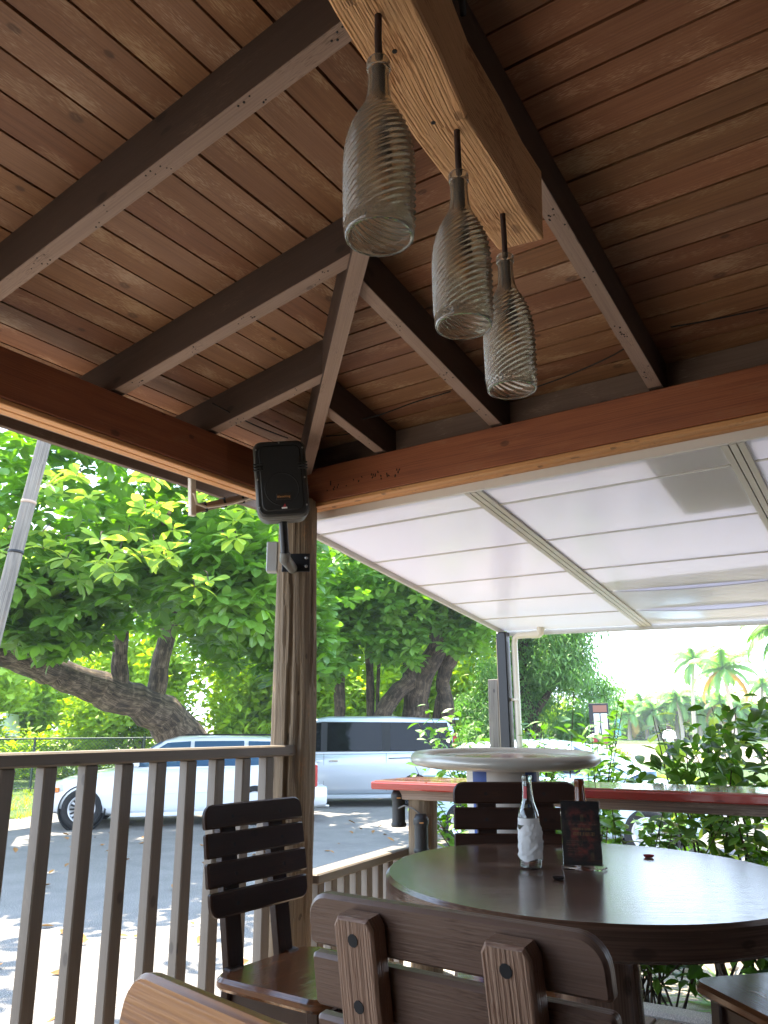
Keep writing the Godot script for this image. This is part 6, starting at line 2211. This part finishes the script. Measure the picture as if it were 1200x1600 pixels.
func fittings() -> void:
	# rough slab hanging under the roof, carrying three bottle lamps
	var s := thing("lamp_beam", "rough pale slab of timber hung below the rafters carrying three bottle lamps", "hanging beam", V(-0.54, 2.125, -0.7))
	var st := [[0.75, -0.30, -0.155], [0.4, -0.355, -0.205], [0.05, -0.41, -0.265], [-0.25, -0.455, -0.325], [-0.5, -0.515, -0.385], [-0.72, -0.560, -0.445], [-0.86, -0.578, -0.463], [-1.0, -0.592, -0.488], [-1.15, -0.601, -0.497], [-1.28, -0.611, -0.510], [-1.385, -0.618, -0.514]]
	var b := MB.new()
	var cs := []
	for q in st:
		var jz: float = q[0] + 0.7
		var wob := rng.randf_range(-0.003, 0.003)
		var xl: float = q[1] + 0.54 + wob
		var xr: float = q[2] + 0.54 + wob
		cs.append([V(xl + 0.006, 0.0, jz), V(xr - 0.004, 0.0, jz), V(xr, 0.006, jz), V(xr + 0.006, 0.155, jz), V(xl - 0.01, 0.16, jz), V(xl, 0.008, jz)])
	cs[10][0].z += 0.004; cs[10][1].z -= 0.012
	var lu := 0.0
	for i in cs.size() - 1:
		var du: float = (cs[i][0] as Vector3).distance_to(cs[i + 1][0])
		var lv := 0.0
		for k in 6:
			var k2 := (k + 1) % 6
			var dv: float = (cs[i][k] as Vector3).distance_to(cs[i][k2])
			b.quad(cs[i][k], cs[i][k2], cs[i + 1][k2], cs[i + 1][k], (cs[i][0] + cs[i][3] + cs[i + 1][0] + cs[i + 1][3]) / 4.0, Vector2(lu, lv), Vector2(lu, lv + dv), Vector2(lu + du, lv + dv), Vector2(lu + du, lv))
			lv += dv
		lu += du
	for e in [0, 10]:
		var inw: Vector3 = (cs[5][0] + cs[5][3]) / 2.0
		b.quad(cs[e][0], cs[e][1], cs[e][2], cs[e][5], inw)
		b.quad(cs[e][5], cs[e][2], cs[e][3], cs[e][4], inw)
	part("slab", b, M.slab_wood, s)
	for z in [0.55, 1.25]:
		b = MB.new()
		b.tube([V(0.2 - 0.16 * (1.25 - z), 0.15, z), V(0.2 - 0.16 * (1.25 - z), 0.62, z)], [0.006], 8)
		part("hanger_rod", b, M.steel, s)
	# nail holes and knots
	for p in [V(-0.005, -0.001, -0.28), V(0.02, -0.001, -0.12)]:
		b = MB.new()
		b.tube([p, p + V(0, 0.004, 0)], [0.004], 8)
		part("nail_hole", b, M.car_dark, s)

	var bottle := MB.new()
	var prof := [Vector2(0.0445, 0.0), Vector2(0.0465, 0.003), Vector2(0.0475, 0.02), Vector2(0.0485, 0.08), Vector2(0.0480, 0.12), Vector2(0.0455, 0.145), Vector2(0.0400, 0.168), Vector2(0.0320, 0.188), Vector2(0.0245, 0.204), Vector2(0.0185, 0.220), Vector2(0.0158, 0.240), Vector2(0.0150, 0.268), Vector2(0.0150, 0.271), Vector2(0.0172, 0.273), Vector2(0.0172, 0.284), Vector2(0.0158, 0.288)]
	var fine := []
	var cv := Curve2D.new()
	for i in prof.size():
		var tg: Vector2 = (prof[mini(i + 1, prof.size() - 1)] - prof[maxi(i - 1, 0)]) * (0.16 if i < 11 else 0.02)
		cv.add_point(prof[i], -tg, tg)
	for i in 151:
		fine.append(cv.sample_baked(cv.get_baked_length() * i / 150.0, true))
	var seg := 132
	var rows := []
	for p in fine:
		var row := []
		var amp: float = 0.0016 * smoothstep(0.004, 0.026, p.y) * (1.0 - smoothstep(0.17, 0.215, p.y))
		for j in seg:
			var a := TAU * j / seg
			var r: float = p.x + amp * sin(16.0 * a + 16.0 * 38.0 * p.y)
			row.append(V(r * cos(a), p.y, r * sin(a)))
		rows.append(row)
	for i in range(fine.size() - 1, -1, -6):
		var p: Vector2 = fine[i]
		var row := []
		for j in seg:
			var a := TAU * j / seg
			row.append(V((p.x - 0.0030) * cos(a), p.y, (p.x - 0.0030) * sin(a)))
		rows.append(row)
	rows.append(rows[0])
	bottle.grid(rows, true, true)
	var bm := bottle.mesh(M.ribbed_glass)
	var bulb := MB.new()
	bulb.lathe([Vector2(0.0005, 0.085), Vector2(0.010, 0.087), Vector2(0.018, 0.098), Vector2(0.020, 0.110), Vector2(0.017, 0.125), Vector2(0.0125, 0.142), Vector2(0.0125, 0.150), Vector2(0.0005, 0.151)], 20)
	var bulbm := bulb.mesh(M.bulb_glass)
	var hold := MB.new()
	hold.lathe([Vector2(0.0005, 0.150), Vector2(0.0132, 0.150), Vector2(0.0135, 0.19), Vector2(0.0095, 0.205), Vector2(0.0090, 0.275), Vector2(0.0055, 0.285), Vector2(0.0005, 0.287)], 16)
	var holdm := hold.mesh(M.cord_brown)
	var fil := MB.new()
	for k in 4:
		var a := k * PI / 2
		fil.tube([V(cos(a) * 0.006, 0.100, sin(a) * 0.006), V(cos(a) * 0.004, 0.138, sin(a) * 0.004)], [0.0012], 5)
	var film := fil.mesh(M.filament)
	for k in 3:
		var at: Vector3 = [V(-0.506, 2.043, -0.755), V(-0.521, 2.036, -1.02), V(-0.555, 2.029, -1.274)][k]
		var l := thing("bottle_lamp", ["nearest and largest looking bottle lamp hanging from the pale slab", "middle one of the three bottle lamps below the slab", "farthest bottle lamp, hanging at the end of the slab"][k], "pendant lamp", at - V(0, 0.288, 0), k * 0.7, "swirled glass bottle lamps on the slab")
		part("glass_shade", bm, null, l)
		var bo := part("bulb", bulbm, null, l)
		part("filament", film, null, bo)
		part("lamp_holder", holdm, null, l)
		b = MB.new()
		b.tube([V(0.001, 0.284, 0), V(0.0, 0.33, 0.001), V(0, 2.131 - at.y + 0.288, 0)], [0.0055], 8)
		part("cord", b, M.cord_brown, l)
	# black cable and a pale wrap by the slab's near end
	var cb := thing("black_cable", "black cable looping beside the pale slab at the top of the picture", "cable", V(-0.33, 2.4, -0.7))
	b = MB.new()
	b.tube([V(0.1, 0.15, 0.5), V(0.02, 0.02, 0.2), V(-0.035, -0.065, 0.0), V(-0.085, -0.10, -0.12), V(-0.115, -0.105, -0.2), V(-0.135, -0.12, -0.25)], [0.006], 8)
	part("wire", b, M.cable_black, cb)

	# loudspeaker on its bracket
	var sp := thing("loudspeaker", "black portable loudspeaker mounted at the top of the corner post", "speaker", V(-2.025, 2.107, -2.298))
	sp.rotation = V(0.04, deg_to_rad(41.7), 0.10)
	b = MB.new()
	b.prism(rounded(0.212, 0.325, [0.04, 0.04, 0.035, 0.035]), 0.03, T(V(0, 0, -0.01)), 0.008)
	b.prism(rounded(0.205, 0.318, [0.045, 0.045, 0.04, 0.04]), 0.12, T(V(0, 0, -0.08)), 0.03)
	b.prism(rounded(0.16, 0.27, [0.05, 0.05, 0.05, 0.05]), 0.05, T(V(0, 0, -0.16)), 0.02)
	part("cabinet", b, M.grey_plastic, sp)
	b = MB.new()
	b.prism(rounded(0.200, 0.308, [0.038, 0.038, 0.034, 0.034]), 0.012, T(V(0, 0.002, 0.009)), 0.005)
	part("front_frame", b, M.black_plastic, sp)
	b = MB.new()
	b.prism(rounded(0.172, 0.276, [0.03, 0.03, 0.028, 0.028]), 0.012, T(V(0, 0.003, 0.0135)), 0.006)
	part("grille", b, M.grille_black, sp)
	b = MB.new()
	b.lathe([Vector2(0.064, 0.0), Vector2(0.067, 0.002), Vector2(0.07, 0.0)], 40, T(V(0, -0.045, 0.0193), V(PI / 2, 0, 0)))
	part("woofer_ring", b, M.black_plastic, sp)
	for sx in [-1.0, 1.0]:
		for k in 3:
			b = MB.new()
			b.box(T(V(sx * 0.09, 0.062 - k * 0.012, 0.018)), V(0.038, 0.005, 0.012), 0.002)
			part("grip_rib", b, M.black_plastic, sp)
		for y in [0.125, 0.0, -0.115]:
			b = MB.new()
			b.lathe([Vector2(0.0005, 0.002), Vector2(0.0035, 0.0015), Vector2(0.004, 0.0)], 10, T(V(sx * 0.094, y, 0.0155), V(PI / 2, 0, 0)))
			part("screw", b, M.screw_metal, sp)
	b = MB.new()
	b.lathe([Vector2(0.0005, 0.002), Vector2(0.0035, 0.0015), Vector2(0.004, 0.0)], 10, T(V(0, 0.151, 0.0155), V(PI / 2, 0, 0)))
	part("screw", b, M.screw_metal, sp)
	b = MB.new()
	b.box(T(V(0.004, -0.077, 0.0205)), V(0.058, 0.026, 0.003), 0.001)
	part("badge", b, M.badge_dark if M.has("badge_dark") else plain("badge_dark", hexc("2a211a"), 0.4), sp)
	var tm := TextMesh.new()
	tm.text = "BlaseKing"
	tm.font_size = 24
	tm.pixel_size = 0.00046
	tm.depth = 0.0006
	var ft := SystemFont.new()
	ft.font_names = PackedStringArray(["Droid Sans"])
	ft.font_weight = 700
	tm.font = ft
	part("lettering", tm, M.gold_print, sp, T(V(0.004, -0.077, 0.0224)))
	b = MB.new()
	b.prism(PackedVector2Array([Vector2(-0.008, -0.006), Vector2(0.009, -0.006), Vector2(0.003, 0.010)]), 0.003, T(V(0.004, -0.116, 0.0205)), 0.0005)
	part("red_mark", b, M.red_print, sp)
	b = MB.new()
	b.box(T(V(0.004, -0.1235, 0.0208)), V(0.022, 0.006, 0.003), 0.0005)
	part("white_mark", b, M.white_print, sp)
	var br := thing("speaker_bracket", "black tube bracket bolted to the corner post under the loudspeaker", "bracket", V(-2.14, 1.85, -2.5))
	b = MB.new()
	b.tube([V(0.065, 0.13, 0.13), V(0.055, -0.035, 0.095)], [0.0175], 14)
	part("pole", b, M.black_metal, br)
	b = MB.new()
	b.tube([V(0.058, -0.02, 0.10), V(0.05, -0.045, 0.09), V(0.0, -0.055, -0.01), V(-0.02, -0.055, -0.04)], [0.021, 0.024, 0.022, 0.022], 12)
	part("elbow", b, M.grey_plastic, br)
	b = MB.new()
	b.box(T(V(-0.008, -0.03, -0.048), V(0, deg_to_rad(32), 0)), V(0.12, 0.08, 0.008), 0.002)
	part("wall_plate", b, M.black_metal, br)
	for p in [V(0.035, -0.012, -0.066), V(0.035, -0.048, -0.066)]:
		b = MB.new()
		b.lathe([Vector2(0.0005, 0.005), Vector2(0.006, 0.004), Vector2(0.007, 0.0)], 10, Transform3D(Basis.from_euler(V(0, deg_to_rad(32), 0)) * Basis.from_euler(V(PI / 2, 0, 0)), p + V(0.004, 0, 0.006)))
		part("bolt", b, M.screw_metal, br)
	var bx := thing("switch_box", "flat grey electrical box on the left side of the corner post", "box", V(-2.315, 1.87, -2.585), deg_to_rad(34))
	b = MB.new()
	b.box(T(V(0, 0, 0)), V(0.05, 0.135, 0.05), 0.004)
	part("case", b, M.box_grey, bx)
	# bent strap and conduit under the left eave
	var pp := thing("eave_conduit", "rusty pale conduit bent into an L below the left beam by the loudspeaker", "conduit", V(-2.4, 2.05, -2.35))
	b = MB.new()
	b.bar(V(0, 0.115, -0.2), V(0, -0.035, 0.165), 0.018, 0.036, Vector3.UP, 0.003)
	part("strap", b, M.rust_pipe, pp)
	b = MB.new()
	b.bar(V(0, -0.065, 0.172), V(0, 0.14, 0.19), 0.03, 0.022, V(1, 0, 0), 0.003)
	part("upright", b, M.pvc_white, pp)
	b = MB.new()
	b.tube([V(0.014, 0.11, -0.2), V(0.014, 0.03, -0.02), V(0.014, -0.015, 0.11), V(0.014, -0.012, 0.165), V(0.016, 0.03, 0.186)], [0.006], 8)
	part("cable", b, M.pvc_white, pp)
	for k in 3:
		b = MB.new()
		var q := V(0, 0.115, -0.2).lerp(V(0, -0.035, 0.165), 0.25 + 0.3 * k)
		b.box(T(q, V(0.39, 0, 0)), V(0.034, 0.044, 0.006), 0.001)
		part("tie", b, M.cable_black, pp)
	# loose wires along the edge of the far slope
	var wires := [[V(-2.0, 2.41, -2.50), V(-1.75, 2.385, -2.52), V(-1.55, 2.42, -2.56), V(-1.4, 2.445, -2.6)], [V(-1.15, 2.37, -2.62), V(-0.9, 2.385, -2.6), V(-0.72, 2.41, -2.58), V(-0.64, 2.43, -2.55)], [V(-0.52, 2.44, -2.55), V(-0.2, 2.425, -2.57), V(0.2, 2.44, -2.56)], [V(-2.05, 2.40, -2.62), V(-1.9, 2.375, -2.6), V(-1.83, 2.40, -2.58)], [V(-2.12, 2.35, -2.44), V(-2.1, 2.33, -2.2), V(-2.13, 2.36, -2.0)]]
	var said := ["thin dark wire slung under the boards right of the hip rafter", "thin dark wire looping between two rafters on the far slope", "thin dark wire under the dark boards at the right", "short curled wire end by the loudspeaker", "thin wire above the left beam behind the loudspeaker"]
	for i in wires.size():
		var w := thing("roof_wire", said[i], "wire", wires[i][0], 0.0, "loose wires under the roof boards")
		b = MB.new()
		var pts := []
		for q in wires[i]:
			pts.append(q - wires[i][0])
		var cu := Curve3D.new()
		for j in pts.size():
			var tg: Vector3 = (pts[mini(j + 1, pts.size() - 1)] - pts[maxi(j - 1, 0)]) * 0.2
			cu.add_point(pts[j], -tg, tg)
		var fp := []
		for j in 17:
			fp.append(cu.sample_baked(cu.get_baked_length() * j / 16.0, true))
		b.tube(fp, [0.0028], 6)
		part("wire", b, M.cable_black, w)
